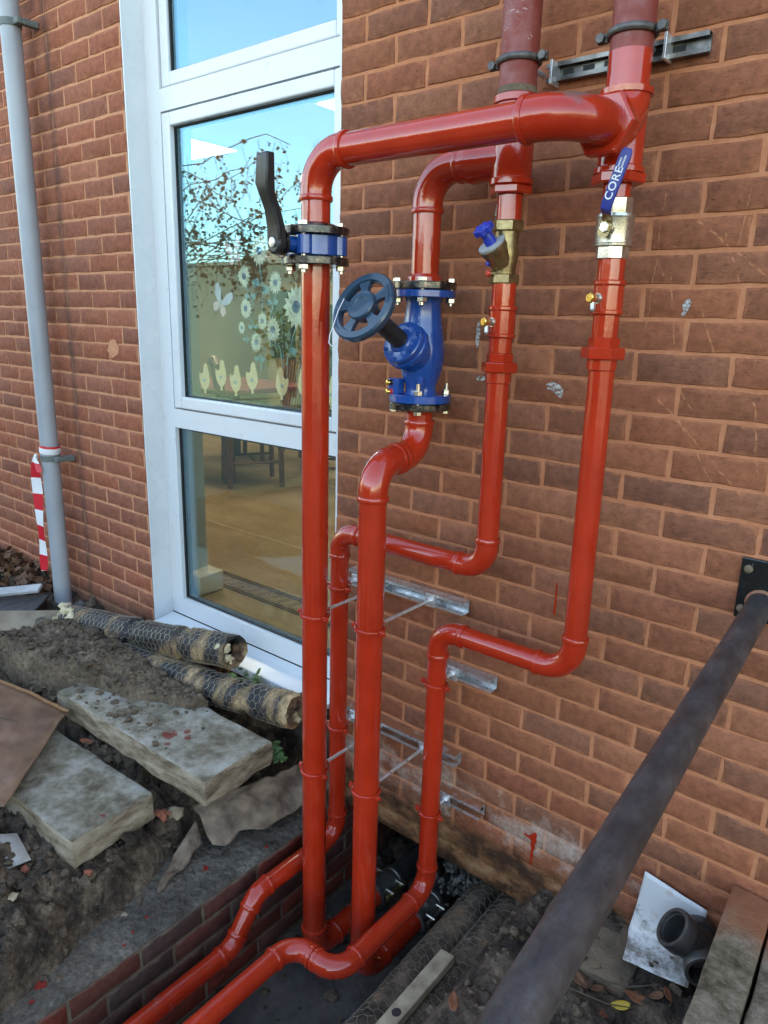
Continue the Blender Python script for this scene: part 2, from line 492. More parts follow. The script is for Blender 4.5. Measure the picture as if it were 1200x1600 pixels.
simple('lag_inner', (.05, .028, .02), (.22, .12, .07), 22, .9, 0, .9, 60, .01)
simple('chicken_wire', (.26, .22, .17), (.46, .41, .33), 30, .5, .3, .1)
t = NT('rail_paint')
pos = t.co('Position')
c = t.ramp(t.noise(t.scaled(pos, (2.2, 1., 2.2)), 11, 8, .70), [(.30, (.026, .023, .024)), (.47, (.050, .044, .045)), (.60, (.078, .069, .068)), (.76, (.12, .115, .118))])
c = t.mixc(t.ramp(t.noise(pos, 34, 5, .7), [(.66, 0.), (.74, .8)]), c, (.005, .005, .006))
MAT['rail_paint'] = t.bsdf(c, t.ramp(t.noise(pos, 16, 4), [(.3, .30), (.7, .6)]), .15, t.noise(pos, 48, 6, .7), .45, .004)
t = NT('plate_black')
pos = t.co('Position')
c = t.mixc(t.ramp(t.noise(pos, 60, 5, .7), [(.66, 0.), (.72, .8)]), (.006, .006, .007), (.35, .33, .32))
MAT['plate_black'] = t.bsdf(c, .28, 0, t.noise(pos, 60, 5), .6, .003, coat=.3)
simple('iron_fitting', (.060, .058, .058), (.125, .118, .112), 16, .40, .5, .3, 110, .002)
t = NT('white_sheet')
pos = t.co('Position')
x_, y_, z_ = t.sep(pos)
low = t.math('MULTIPLY_ADD', z_, -5., -1.75)
d = t.ramp(t.math('ADD', low, t.math('MULTIPLY_ADD', t.noise(pos, 24, 6, .75), 2.6, -1.55)), [(.1, 0.), (.5, .8)])
c = t.mixc(d, (.64, .645, .65), (.13, .10, .065))
c = t.mixc(t.ramp(t.noise(pos, 14, 5, .6), [(.62, 0.), (.72, .35)]), c, (.42, .22, .12))
MAT['white_sheet'] = t.bsdf(c, .38, 0, t.noise(pos, 30, 3), .1, .003)
simple('wood_batten', (.20, .15, .09), (.40, .33, .225), 16, .85, 0, .4, 90, .003)
simple('wood_plank', (.17, .13, .09), (.30, .24, .17), 9, .8, 0, .4, 90, .003)
simple('board_grey', (.32, .33, .34), (.46, .47, .48), 12, .6, 0, .2)
simple('board_black', (.03, .03, .032), (.07, .068, .066), 20, .7, 0, .4)
simple('membrane', (.085, .055, .038), (.26, .19, .135), 16, .75, 0, .6, 50, .006)
simple('brown_sheet', (.105, .056, .034), (.24, .135, .085), 9, .45, 0, .5, 30, .004, coat=.1)
simple('zip_edge', (.34, .17, .08), (.42, .24, .12), 40, .6, 0, .3)
simple('leaf_brown', (.085, .036, .018), (.17, .08, .038), 30, .7, 0, .3, 90)
simple('leaf_red', (.15, .045, .020), (.25, .095, .042), 30, .65, 0, .3, 90)
simple('leaf_yellow', (.42, .28, .025), (.52, .36, .045), 30, .6, 0, .2, 90)
simple('leaf_green', (.045, .10, .025), (.09, .17, .05), 30, .5, 0, .2, 90)
simple('leaf_tree', (.018, .040, .022), (.045, .070, .040), 3, .6, 0, .1)
simple('leaf_sunlit_gold', (.55, .38, .10), (.80, .60, .22), 5, .6, 0, .1)  # sunlight put into the leaf colour; the shrub itself stands in shade
simple('bark', (.16, .14, .12), (.30, .28, .25), 20, .9, 0, .6)
simple('twig', (.06, .045, .03), (.10, .075, .05), 40, .8)
simple('sheet_pale', (.33, .31, .285), (.46, .44, .41), 16, .6, 0, .3)
t = NT('filler')
pos = t.co('Position')
c = t.ramp(t.noise(pos, 60, 5), [(.3, (.36, .33, .30)), (.7, (.58, .56, .53))])
t.bsdf(c, .9, 0, t.noise(pos, 120, 5), .6, .003)
tr = t.n('ShaderNodeBsdfTransparent')
mx = t.n('ShaderNodeMixShader')
t.l(t.ramp(t.noise(t.scaled(pos, (1, 1, 1.6)), 75, 6, .75), [(.42, 0.), (.56, 1.)]), mx.inputs[0])
t.l(tr.outputs[0], mx.inputs[1])
t.l(t.b.outputs[0], mx.inputs[2])
t.l(mx.outputs[0], t.out.inputs['Surface'])
MAT['filler'] = t.m
t = NT('red_worn')
pos = t.co('Position')
x_, y_, z_ = t.sep(pos)
d = t.math('SQRT', t.math('ADD', t.math('POWER', t.math('MULTIPLY', t.math('SUBTRACT', x_, .925), .8), 2), t.math('ADD', t.math('POWER', t.math('SUBTRACT', y_, -.325), 2), t.math('POWER', t.math('MULTIPLY', t.math('SUBTRACT', z_, 1.600), .8), 2))))
f_ = t.ramp(t.math('ADD', t.math('MULTIPLY_ADD', d, -16., .72), t.math('MULTIPLY_ADD', t.noise(pos, 28, 5), .7, -.35)), [(.1, 0.), (.35, .85)])
c = t.mixc(f_, t.ramp(t.noise(pos, 9, 4), [(.3, (.36, .019, .006)), (.7, (.45, .027, .009))]), (.115, .095, .085))
MAT['red_worn'] = t.bsdf(c, t.mixc(f_, .14, .5), 0, t.noise(pos, 80, 4), .3, .0015, coat=.3)
# interior
t = NT('room_floor')
pos = t.co('Position')
c = t.ramp(t.noise(t.scaled(pos, (1.2, 3.5, 1)), 1.6, 6, .62), [(.3, (.24, .175, .095)), (.55, (.33, .255, .15)), (.75, (.41, .335, .215))])
MAT['room_floor'] = t.bsdf(c, .30, 0, t.noise(pos, 30, 3), .05, .002)
simple('floor_border', (.045, .032, .022), (.07, .05, .035), 20, .5)
simple('floor_seam', (.52, .44, .30), (.56, .48, .33), 20, .5)
simple('room_wall', (.50, .44, .30), (.54, .48, .33), 3, .8)
simple('room_ceiling', (.70, .70, .66), (.74, .74, .70), 3, .9)
simple('room_jamb', (.36, .40, .36), (.42, .46, .42), 3, .7)
simple('skirting_white', (.62, .60, .48), (.66, .64, .52), 5, .5)
simple('chair_wood', (.10, .040, .018), (.17, .070, .032), 12, .4)
simple('table_red', (.13, .022, .018), (.17, .03, .024), 12, .6)
simple('cabinet_green', (.025, .035, .022), (.04, .052, .034), 8, .6)
simple('cabinet_pale', (.42, .33, .17), (.48, .38, .21), 8, .5)
simple('sticker_cream', (.95, .68, .36), (.97, .76, .46), 30, .7)
simple('sticker_mark', (.40, .46, .44), (.50, .55, .50), 60, .7)
simple('sticker_petal', (.66, .68, .56), (.80, .80, .66), 25, .7)
simple('sticker_eye', (.12, .18, .30), (.20, .26, .38), 40, .7)
simple('sticker_leaf', (.16, .34, .38), (.24, .42, .44), 25, .7)
simple('sticker_pink', (.72, .50, .52), (.80, .62, .62), 25, .7)
simple('sticker_lilac', (.58, .58, .72), (.68, .68, .80), 25, .7)
t = NT('lamp_panel')
e = t.n('ShaderNodeEmission')
e.inputs['Color'].default_value = (1., .95, .86, 1)
e.inputs['Strength'].default_value = 5.2
t.l(e.outputs[0], t.out.inputs['Surface'])
MAT['lamp_panel'] = t.m
t = NT('tape')
pos = t.co('Position')
x_, y_, z_ = t.sep(pos)
w = t.math('FRACT', t.math('MULTIPLY', t.math('ADD', z_, t.math('MULTIPLY', x_, .15)), 6.2))
m = t.math('GREATER_THAN', w, .5)
MAT['tape'] = t.bsdf(t.mixc(m, (.78, .79, .82), (.62, .02, .035)), .35)
simple('dried_paint', (.22, .016, .012), (.30, .024, .016), 30, .5)
simple('added_wall_render', (.050, .043, .028), (.070, .060, .040), 2, .6, 0, .1)  # dark finish of the wall added to quieten the window reflection
simple('render_pale', (.55, .46, .34), (.62, .53, .40), 4, .9)
simple('roof_tile', (.16, .08, .06), (.22, .12, .09), 8, .9)
simple('shell', (.25, .15, .11), (.30, .18, .13), 3, .9)

# ------------------------------------------------------------------ mesh helpers
def frame_of(axis):
    a = Vector(axis).normalized()
    h = Vector((0, 0, 1)) if abs(a.z) < .9 else Vector((0, 1, 0))
    u = h.cross(a).normalized()
    return a, u, a.cross(u)

def pinv(p):
    return Matrix.Translation(-p.location) if p.parent is None else Matrix()

class MB:
    def __init__(s):
        s.v, s.f = [], []
    def add(s, vs, fs):
        o = len(s.v)
        s.v += [tuple(v) for v in vs]
        s.f += [tuple(i + o for i in f) for f in fs]
        return s
    def tube(s, pts, r, n=16, caps=True, ref=None):
        pts = [Vector(p) for p in pts]
        rs = r if isinstance(r, (list, tuple)) else [r] * len(pts)
        vs, fs = [], []
        u = None
        for i, p in enumerate(pts):
            t = (pts[min(i + 1, len(pts) - 1)] - pts[max(i - 1, 0)]).normalized()
            if u is None:
                u = (Vector(ref) if ref else frame_of(t)[1])
            u = (u - t * u.dot(t)).normalized()
            w = t.cross(u)
            for k in range(n):
                a = 2 * math.pi * k / n
                vs.append(p + (u * math.cos(a) + w * math.sin(a)) * rs[i])
        for i in range(len(pts) - 1):
            for k in range(n):
                a, b = i * n + k, i * n + (k + 1) % n
                fs.append((a, b, b + n, a + n))
        if caps:
            fs.append(tuple(range(n - 1, -1, -1)))
            fs.append(tuple(range((len(pts) - 1) * n, len(pts) * n)))
        return s.add(vs, fs)
    def lathe(s, o, axis, prof, n=24, rot=0.0, caps=True):
        o = Vector(o)
        a, u, w = frame_of(axis)
        vs, fs = [], []
        for (t, r) in prof:
            for k in range(n):
                g = 2 * math.pi * k / n + rot
                vs.append(o + a * t + (u * math.cos(g) + w * math.sin(g)) * max(r, 1e-5))
        m = len(prof)
        for i in range(m - 1):
            for k in range(n):
                p, q = i * n + k, i * n + (k + 1) % n
                fs.append((p, q, q + n, p + n))
        if caps:
            fs.append(tuple(range(n - 1, -1, -1)))
            fs.append(tuple(range((m - 1) * n, m * n)))
        return s.add(vs, fs)
    def hexa(s, o, axis, r, h, rot=0.0, ch=.08, n=6):
        return s.lathe(o, axis, [(0, r * (1 - ch)), (h * .12, r), (h * .88, r), (h, r * (1 - ch))], n, rot)
    def box(s, c, size, M=None):
        c = Vector(c)
        hx, hy, hz = [d / 2 for d in size]
        vs = []
        for x in (-hx, hx):
            for y in (-hy, hy):
                for z in (-hz, hz):
                    v = Vector((x, y, z))
                    if M is not None:
                        v = M @ v
                    vs.append(c + v)
        fs = [(0, 1, 3, 2), (4, 6, 7, 5), (0, 4, 5, 1), (2, 3, 7, 6), (0, 2, 6, 4), (1, 5, 7, 3)]
        return s.add(vs, fs)
    def bx(s, x0, x1, y0, y1, z0, z1):
        return s.box(((x0 + x1) / 2, (y0 + y1) / 2, (z0 + z1) / 2), (x1 - x0, y1 - y0, z1 - z0))
    def prism(s, poly, o, U, V, W, h):
        """extrude a 2-D polygon (in U,V) by h along W, starting at o"""
        o, U, V, W = Vector(o), Vector(U), Vector(V), Vector(W)
        n = len(poly)
        vs = [o + U * a + V * b for a, b in poly] + [o + U * a + V * b + W * h for a, b in poly]
        fs = [tuple(range(n - 1, -1, -1)), tuple(range(n, 2 * n))]
        fs += [(k, (k + 1) % n, n + (k + 1) % n, n + k) for k in range(n)]
        return s.add(vs, fs)
    def torus(s, o, axis, RR, r, n=28, m=8, a0=0, a1=2 * math.pi, sq=1.0):
        o = Vector(o)
        a, u, w = frame_of(axis)
        closed = abs(a1 - a0 - 2 * math.pi) < 1e-6
        cnt = n if closed else n + 1
        vs, fs = [], []
        for i in range(cnt):
            g = a0 + (a1 - a0) * i / n
            d = u * math.cos(g) + w * math.sin(g)
            for k in range(m):
                b = 2 * math.pi * k / m
                vs.append(o + d * (RR + r * math.cos(b)) + a * (r * sq * math.sin(b)))
        for i in range(n):
            i2 = (i + 1) % cnt
            for k in range(m):
                k2 = (k + 1) % m
                fs.append((i * m + k, i * m + k2, i2 * m + k2, i2 * m + k))
        if not closed:
            fs.append(tuple(range(m - 1, -1, -1)))
            fs.append(tuple(range(n * m, n * m + m)))
        return s.add(vs, fs)
    def blob(s, c, r, sub=1, sq=(1, 1, 1), jit=.25, seed=0):
        bm = bmesh.new()
        bmesh.ops.create_icosphere(bm, subdivisions=sub, radius=1)
        o = Vector((seed * 3.7, seed * 1.3, seed * 7.1))
        vs = []
        for v in bm.verts:
            k = 1 + jit * mnoise.noise(v.co * 1.6 + o) * 2
            vs.append((c[0] + v.co.x * r * sq[0] * k, c[1] + v.co.y * r * sq[1] * k, c[2] + v.co.z * r * sq[2] * k))
        fs = [tuple(v.index for v in f.verts) for f in bm.faces]
        bm.free()
        return s.add(vs, fs)
    def mesh(s, name, mat, ang=38, smooth=True):
        me = bpy.data.meshes.new(name)
        me.from_pydata(s.v, [], s.f)
        bm = bmesh.new()
        bm.from_mesh(me)
        bmesh.ops.recalc_face_normals(bm, faces=bm.faces)
        bm.to_mesh(me)
        bm.free()
        if smooth:
            me.shade_smooth()
            me.set_sharp_from_angle(angle=R(ang))
        me.materials.append(MAT[mat])
        return me
    def build(s, name, mat, parent=None, ang=38, smooth=True, bevel=0.0):
        o = bpy.data.objects.new(name, s.mesh(name, mat, ang, smooth))
        COL.objects.link(o)
        if parent:
            o.parent = parent
            o.matrix_parent_inverse = pinv(parent)
        if bevel:
            b = o.modifiers.new('bevel', 'BEVEL')
            b.width = bevel
            b.segments = 2
            b.limit_method = 'ANGLE'
            b.angle_limit = R(40)
        return o

def tag(o, label=None, cat=None, group=None, kind=None):
    if label:
        o['label'] = label
    if cat:
        o['category'] = cat
    if group:
        o['group'] = group
    if kind:
        o['kind'] = kind
    return o

def thing(name, label, cat, loc=(0, 0, 0), group=None):
    o = bpy.data.objects.new(name, None)
    o.empty_display_size = .05
    COL.objects.link(o)
    o.location = loc
    return tag(o, label, cat, group)

def arc(p0, c, p1, R_, n=12):
    """points of a bend of radius R_ at corner c between p0 and p1"""
    p0, c, p1 = Vector(p0), Vector(c), Vector(p1)
    a, b = (p0 - c).normalized(), (p1 - c).normalized()
    th = math.pi - a.angle(b)
    T = R_ * math.tan(th / 2)
    s, e = c + a * T, c + b * T
    ctr = c + (a + b).normalized() * (R_ / math.cos(th / 2))
    x, y = (s - ctr).normalized(), None
    nrm = (s - ctr).cross(e - ctr).normalized()
    y = nrm.cross(x)
    return [ctr + (x * math.cos(th * i / n) + y * math.sin(th * i / n)) * R_ for i in range(n + 1)], s, e

def collar(parent, p, axis, r, mat='red_paint', w=.014, k=1.16):
    return MB().lathe(Vector(p) - Vector(axis).normalized() * w / 2, axis,
                      [(0, r * 1.0), (0, r * (k - .05)), (w * .25, r * k), (w * .75, r * k), (w, r * (k - .05)), (w, r)], 28).build('collar', mat, parent)

def elbow(parent, p0, c, p1, R_, r, mat='red_paint', k=1.07, tail=.016):
    pts, s, e = arc(p0, c, p1, R_)
    a, b = (Vector(p0) - Vector(c)).normalized(), (Vector(p1) - Vector(c)).normalized()
    full = [s + a * tail] + pts + [e + b * tail]
    o = MB().tube(full, r * k, 28).build('elbow', mat, parent)
    collar(o, s + a * tail, a, r, mat)
    collar(o, e + b * tail, b, r, mat)
    return s + a * tail, e + b * tail

def straight(parent, p0, p1, r, mat='red_paint'):
    return MB().tube([p0, p1], r, 28).build('pipe', mat, parent)
scuffed()

# ================================================================== THE SETTING
def sstep(a, b, x):
    t = max(0., min(1., (x - a) / (b - a)))
    return t * t * (3 - 2 * t)

def fbm(x, y, sc, oc=4, seed=0.):
    return mnoise.fractal(Vector((x * sc + seed, y * sc - seed * .7, seed * 1.9)), .85, 2.1, oc)

LEDGE_X = .06
def foot_x(y):
    pts = [(-2.0, .03), (-1.30, .0), (-1.05, -.044), (-.827, -.102), (-.563, -.158), (-.30, -.175), (.1, -.19)]
    for (y0, x0), (y1, x1) in zip(pts, pts[1:]):
        if y <= y1:
            f_ = max(0., (y - y0) / (y1 - y0))
            return x0 + (x1 - x0) * f_
    return pts[-1][1]

def h_left(x, y, detail=True):
    xf = foot_x(y) + .025 * fbm(x, y, 5., 3, 3.)
    t = sstep(xf + .01, xf - .075, x)
    t2 = sstep(xf - .05, xf - .36, x)
    top = -.405 + .055 * sstep(-.45, -.12, y) + .045 * sstep(-.6, -1.2, x)
    top += .05 * sstep(-1.3, -1.0, x) * sstep(-.5, -.85, x) * sstep(-.75, -.35, y)
    top -= .03 * sstep(-1.0, -1.5, y)
    mid = -.505
    h = -.640 * (1 - t) + (mid * (1 - t2) + top * t2) * t
    # hollow in front of and under the near slab
    h -= .075 * math.exp(-(((x + .52) / .30) ** 2 + ((y + .98) / .10) ** 2))
    h -= .05 * math.exp(-(((x + .35) / .30) ** 2 + ((y + .62) / .05) ** 2))
    if -.93 < x < -.16 and -.97 < y < -.60:
        h = min(h, -.455 + .3 * max(0, -.85 - x))
    amp = (.008 + .034 * t)
    if detail:
        h += amp * fbm(x, y, 7., 4) + amp * .95 * abs(fbm(x, y, 17., 3, 5.)) + amp * .60 * fbm(x, y, 42., 2, 9.)
    # leaf heap by the downpipe
    h += .09 * math.exp(-(((x + 2.55) / .45) ** 2 + ((y + .16) / .22) ** 2))
    if x > .03:
        h = min(h, -.640)
    return h

def h_right(x, y, detail=True):
    h = -.98 + .40 * sstep(.56, .93, x) + .075 * sstep(.93, 1.10, x) + .045 * sstep(1.15, 1.6, x)
    ridge = math.exp(-((x - .895) / .075) ** 2)
    h += .055 * ridge
    amp = .018 + .012 * sstep(.8, 1., x)
    if detail:
        h += amp * fbm(x, y, 8., 4, 2.) + amp * .8 * abs(fbm(x, y, 21., 3, 6.)) + amp * .4 * fbm(x, y, 50., 2, 8.)
    return h

def field(name, x0, x1, y0, y1, step, fn, mat, edge_flat=None):
    nx, ny = int((x1 - x0) / step), int((y1 - y0) / step)
    vs, fs = [], []
    for j in range(ny + 1):
        y = y0 + (y1 - y0) * j / ny
        for i in range(nx + 1):
            x = x0 + (x1 - x0) * i / nx
            vs.append((x, y, fn(x, y)))
    for j in range(ny):
        for i in range(nx):
            a = j * (nx + 1) + i
            fs.append((a, a + 1, a + nx + 2, a + nx + 1))
    m = MB().add(vs, fs)
    return m

tag(field('soil_bank', -3.4, LEDGE_X - .004, -2.0, .06, .0095, h_left, 'soil').build('soil_bank', 'soil', ang=180), 'dark churned soil bank sloping down to the duct ledge', kind='structure')
tag(field('soil_slope', .56, 2.2, -2.0, .0, .0125, h_right, 'soil_black').build('soil_slope', 'soil_black', ang=180), 'black soil sloping up from the trench to the wall on the right', kind='structure')
m = MB()
m.bx(LEDGE_X + .01, .64, -3.2, 1.1, -1.06, -1.0)
tag(m.build('trench_floor', 'wet_concrete', smooth=False), 'wet grey concrete floor of the pipe trench', kind='structure')
# dried mud on top of the duct wall
def h_ledge(x, y):
    e = sstep(.056, .040, x)
    return -.632 + .010 * e + .006 * fbm(x, y, 9., 4, 4.) * e + .005 * abs(fbm(x, y, 30., 3, 2.)) * e
lg = MB()
lg = field('duct_ledge', -.26, .054, -2.0, .02, .010, h_ledge, 'mud_grey')
o_l = tag(lg.build('duct_ledge', 'mud_grey', ang=180), 'dried grey mud on top of the trench wall', kind='structure')
for (hx_, hy_) in ((-.055, -.47), (-.075, -.60), (-.055, -.665)):
    MB().lathe((hx_, hy_, h_ledge(hx_, hy_) - .004), (0, 0, 1), [(0, .011), (.0065, .012), (.0068, .009), (.002, .008)], 18).build('bolt_hole', 'soil_black', o_l)
for k, (px_, py_, pr_) in enumerate(((-.045, -.56, .010), (-.03, -1.12, .016), (.0, -1.16, .008), (.03, -.36, .007), (-.02, -.80, .006), (.0, -.86, .004), (.02, -.90, .006))):
    rr_ = random.Random(k)
    pl_ = [(pr_ * rr_.uniform(.5, 1.2) * math.cos(6.283 * i / 11), pr_ * rr_.uniform(.5, 1.2) * math.sin(6.283 * i / 11)) for i in range(11)]
    MB().prism(pl_, (px_, py_, h_ledge(px_, py_) - .001), (1, 0, 0), (0, 1, 0), (0, 0, 1), .004).build('paint_spot', 'dried_paint', o_l)
# wide ground: four sheets round the trench and the two soil fields
m = MB()
def q(x0, x1, y0, y1, z0, zb=None):
    m.add([(x0, y0, z0), (x1, y0, z0), (x1, y1, z0), (x0, y1, z0)], [(0, 1, 2, 3)])
q(-400, -3.4, -400, 400, -.37)
q(2.2, 400, -400, 400, -.46)
q(-3.4, LEDGE_X - .10, -400, -2.0, -.45)
q(.95, 2.2, -400, -2.0, -.50)
q(LEDGE_X - .10, .95, -400, -3.2, -.50)
tag(m.build('ground', 'far_ground', smooth=False), 'open ground of the yard around the trench', kind='structure')
# trench sides beyond the detailed soil
m = MB()
m.bx(.60, .95, -3.2, -2.0, -1.05, -.50)
m.bx(LEDGE_X - .10, .95, -3.4, -3.2, -1.05, -.51)
tag(m.build('trench_side', 'soil_black', smooth=False), 'earth sides of the trench', kind='structure')

# ------------------------------------------------------------------ bricks
BL, CR = .2215, .075
def brick_mesh(name, L, mat, seed, H=.066, ax='x', depth=.03, bulge=.0025):
    """one brick face with worn irregular arrises; local origin at the middle of its face"""
    rnd = random.Random(seed)
    hx, hz = L / 2, H / 2
    nseg = max(2, round(L / .055))
    per = []
    for i in range(nseg):
        per.append((-hx + L * i / nseg, -hz))
    per += [(hx, -hz), (hx, 0)]
    for i in range(nseg):
        per.append((hx - L * i / nseg, hz))
    per += [(-hx, hz), (-hx, 0)]
    j = .0020
    ring = [(x + rnd.uniform(-j, j), z + rnd.uniform(-j, j)) for x, z in per]
    n = len(ring)
    vs, fs = [], []
    ins = .0030
    for (x, z) in ring:
        vs.append((x, depth, z))
    for (x, z) in ring:
        vs.append((x, .0018 + rnd.uniform(-.0008, .0012), z))
    for (x, z) in ring:
        sx = 1 - ins / hx
        sz = 1 - ins / hz
        vs.append((x * sx, rnd.uniform(-.0014, .0006), z * sz))
    for r in range(2):
        for k in range(n):
            a, b = r * n + k, r * n + (k + 1) % n
            fs.append((a, b, b + n, a + n))
    c = len(vs)
    vs.append((rnd.uniform(-.2, .2) * L, -rnd.uniform(0, .0012), 0))
    for k in range(n):
        fs.append((2 * n + k, 2 * n + (k + 1) % n, c))
    if ax == 'y':
        vs = [(-y, x, z) for x, y, z in vs]
    mb = MB().add(vs, fs)
    return mb.mesh(name, mat, 60)

_bcache = {}
def put_brick(parent, loc, L, mat, ax='x', H=.066, rnd=random):
    key = (round(L, 3), mat, ax, rnd.randrange(6))
    if key not in _bcache:
        _bcache[key] = brick_mesh('brick', L, mat, hash(key[:1]) % 1000 + key[3] * 17, H, ax)
    o = bpy.data.objects.new('brick', _bcache[key])
    COL.objects.link(o)
    o.parent = parent
    o.matrix_parent_inverse = pinv(parent)
    o.location = loc
    return o

def course_bricks(x0, x1, off, row):
    """spans of the bricks of a course: perpends at off + k*BL (+ half on even rows)"""
    ph = off + BL / 2 + (0 if row % 2 else BL / 2)
    k = math.floor((x0 - ph) / BL)
    out = []
    p = ph + k * BL
    while p < x1 - .01:
        a, b = max(p + .0055, x0), min(p + BL - .0055, x1)
        if b - a > .025:
            out.append((a, b))
        p += BL
    return out

rb = random.Random(3)
XR0, XL1 = .010, -1.126         # the window opening
# wall right of the window: every brick in view is its own piece
WR = thing('brick_wall', 'brown rustic brick wall with orange mortar, right of the window, behind the red pipes', 'wall', (1.0, .05, -.62))
def in_view(x, z, side):
    if side == 'R':
        return x < 1.30 + .24 * sstep(2.1, -.6, z) and z < 2.16
    return x > -1.95 - .85 * sstep(2.3, -.4, z) and z < 2.40
mo = MB()
mo.bx(XR0 + .004, 6.0, .0028, .10, -.622, 3.4)
mo.build('mortar_bed', 'mortar_right', WR, smooth=False)
rest = MB()
for row in range(-18, 36):
    zc = 2.0 - CR * row + CR / 2
    for (a, b) in course_bricks(XR0, 3.2, -.004, row):
        L = b - a
        xc = (a + b) / 2
        if in_view(a, zc, 'R'):
            put_brick(WR, (xc, rb.uniform(-.0015, .0015), zc + rb.uniform(-.001, .001)), L, 'brick_right', rnd=rb)
        else:
            rest.bx(a, b, 0, .03, zc - .0325, zc + .0325)
tag(rest.build('brickwork', 'brick_right_far', WR, smooth=False), 'bricks of the same wall beyond the picture', kind='stuff')
# wall left of the window
WL = thing('brick_wall', 'reddish brick wall with pink mortar behind the grey downpipe, left of the window', 'wall', (-2.0, .05, -.36))
mo = MB()
mo.bx(-8.0, XL1 - .004, .0028, .10, -.7, 3.4)
mo.build('mortar_bed', 'mortar_left', WL, smooth=False)
rest = MB()
for row in range(-18, 33):
    zc = 2.0 - CR * row + CR / 2
    for (a, b) in course_bricks(-4.4, XL1, -1.5901, row):
        L = b - a
        xc = (a + b) / 2
        if in_view(b, zc, 'L') and zc > -.43:
            put_brick(WL, (xc, rb.uniform(-.0015, .0015), zc + rb.uniform(-.001, .001)), L, 'brick_left', rnd=rb)
        else:
            rest.bx(a, b, 0, .03, zc - .0325, zc + .0325)
tag(rest.build('brickwork', 'brick_left_far', WL, smooth=False), 'bricks of the same wall beyond the picture', kind='stuff')
# brick side of the trench
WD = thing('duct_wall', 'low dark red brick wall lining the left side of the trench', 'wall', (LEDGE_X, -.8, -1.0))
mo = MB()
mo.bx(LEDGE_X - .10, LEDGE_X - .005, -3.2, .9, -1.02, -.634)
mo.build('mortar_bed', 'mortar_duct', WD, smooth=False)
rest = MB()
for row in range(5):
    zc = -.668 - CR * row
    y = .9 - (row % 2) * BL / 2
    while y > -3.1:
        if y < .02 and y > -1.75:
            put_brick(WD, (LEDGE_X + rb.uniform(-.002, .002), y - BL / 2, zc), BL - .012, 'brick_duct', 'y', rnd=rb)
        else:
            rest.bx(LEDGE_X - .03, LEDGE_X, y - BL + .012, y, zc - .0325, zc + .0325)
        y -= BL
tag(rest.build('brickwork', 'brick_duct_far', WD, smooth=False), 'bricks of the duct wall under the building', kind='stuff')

# ------------------------------------------------------------------ building shell (keeps the sun off the yard), duct under the building, room
m = MB()
m.bx(-9, 9, .10, 9.0, 5.6, 5.9)                     # roof slab
m.bx(-9, 9, .02, .30, 3.4, 5.6)                     # upper wall
m.bx(-9, -8.0, .02, .30, -.7, 3.4)
m.bx(6.0, 9, .02, .30, -.7, 3.4)
m.bx(-9, 9, 8.8, 9.0, -.7, 5.6)
m.bx(-9, -8.8, .30, 8.8, -.7, 5.6)
m.bx(8.8, 9, .30, 8.8, -.7, 5.6)
m.bx(XL1, XR0 + .004, .02, .30, 2.95, 3.4)          # lintel over the window
tag(m.build('building_shell', 'shell', smooth=False), 'outer walls and roof of the building', kind='structure')
m = MB()
m.bx(-.4, .02, 1.0, 1.2, -1.05, -.6)
m.bx(-.02, .95, 1.1, 1.2, -1.05, -.45)              # back of the duct
m.bx(.80, .95, .012, 1.1, -1.05, -.626)             # its right side
m.bx(-.3, 1.2, .10, 1.2, -.62, -.50)                # slab above it
m.bx(.95, 6, .012, .10, -1.1, -.626)
m.bx(-8, -.04, .07, .16, -1.1, -.36)
tag(m.build('foundation', 'mud_grey', smooth=False), 'rough foundation under the wall', kind='structure')

RX0, RX1, RY0, RY1, RZ0, RZ1 = -7.5, 2.2, .16, 6.2, -.13, 2.45
m = MB().bx(RX0, RX1, RY0, RY1, RZ0 - .1, RZ0)
fl = tag(m.build('room_floor', 'room_floor', smooth=False), 'shiny tan vinyl floor of the room behind the glass', kind='structure')
m = MB().bx(RX0, RX1, RY0, RY1, RZ1, RZ1 + .1)
tag(m.build('room_ceiling', 'room_ceiling', smooth=False), 'white ceiling of the room', kind='structure')
m = MB()
m.bx(RX0, RX1, RY1, RY1 + .1, RZ0, RZ1)
m.bx(RX0 - .1, RX0, RY0, RY1, RZ0, RZ1)
m.bx(RX1, RX1 + .1, RY0, RY1, RZ0, RZ1)
m.bx(RX0, -1.24, .17, .22, RZ0, RZ1)
m.bx(.13, RX1, .17, .22, RZ0, RZ1)
tag(m.build('room_wall', 'room_wall', smooth=False), 'cream walls of the room', kind='structure')
# dark inlaid border and pale seam in the floor
m = MB()
za, zb_ = RZ0 + .002, RZ0 + .004
ya, yb = .335, .475
for yy in (ya, ya + .018, yb - .018, yb):
    m.bx(-2.6, 1.6, yy - .003, yy + .003, za, zb_)
k = -2.6
while k < 1.55:
    a = [(k, ya + .03), (k + .05, ya + .03), (k + .085, yb - .03), (k + .035, yb - .03)]
    for i in range(4):
        p, q_ = Vector((*a[i], 0)), Vector((*a[(i + 1) % 4], 0))
        d = (q_ - p).normalized()
        nrm = Vector((-d.y, d.x, 0)) * .0028
        m.add([(*(p + nrm).xy, zb_), (*(q_ + nrm).xy, zb_), (*(q_ - nrm).xy, zb_), (*(p - nrm).xy, zb_)], [(0, 1, 2, 3)])
    k += .068
m.build('border', 'floor_border', fl, smooth=False)
MB().bx(-5.5, 1.6, 1.02, 1.03, za, zb_).build('seam', 'floor_seam', fl, smooth=False)
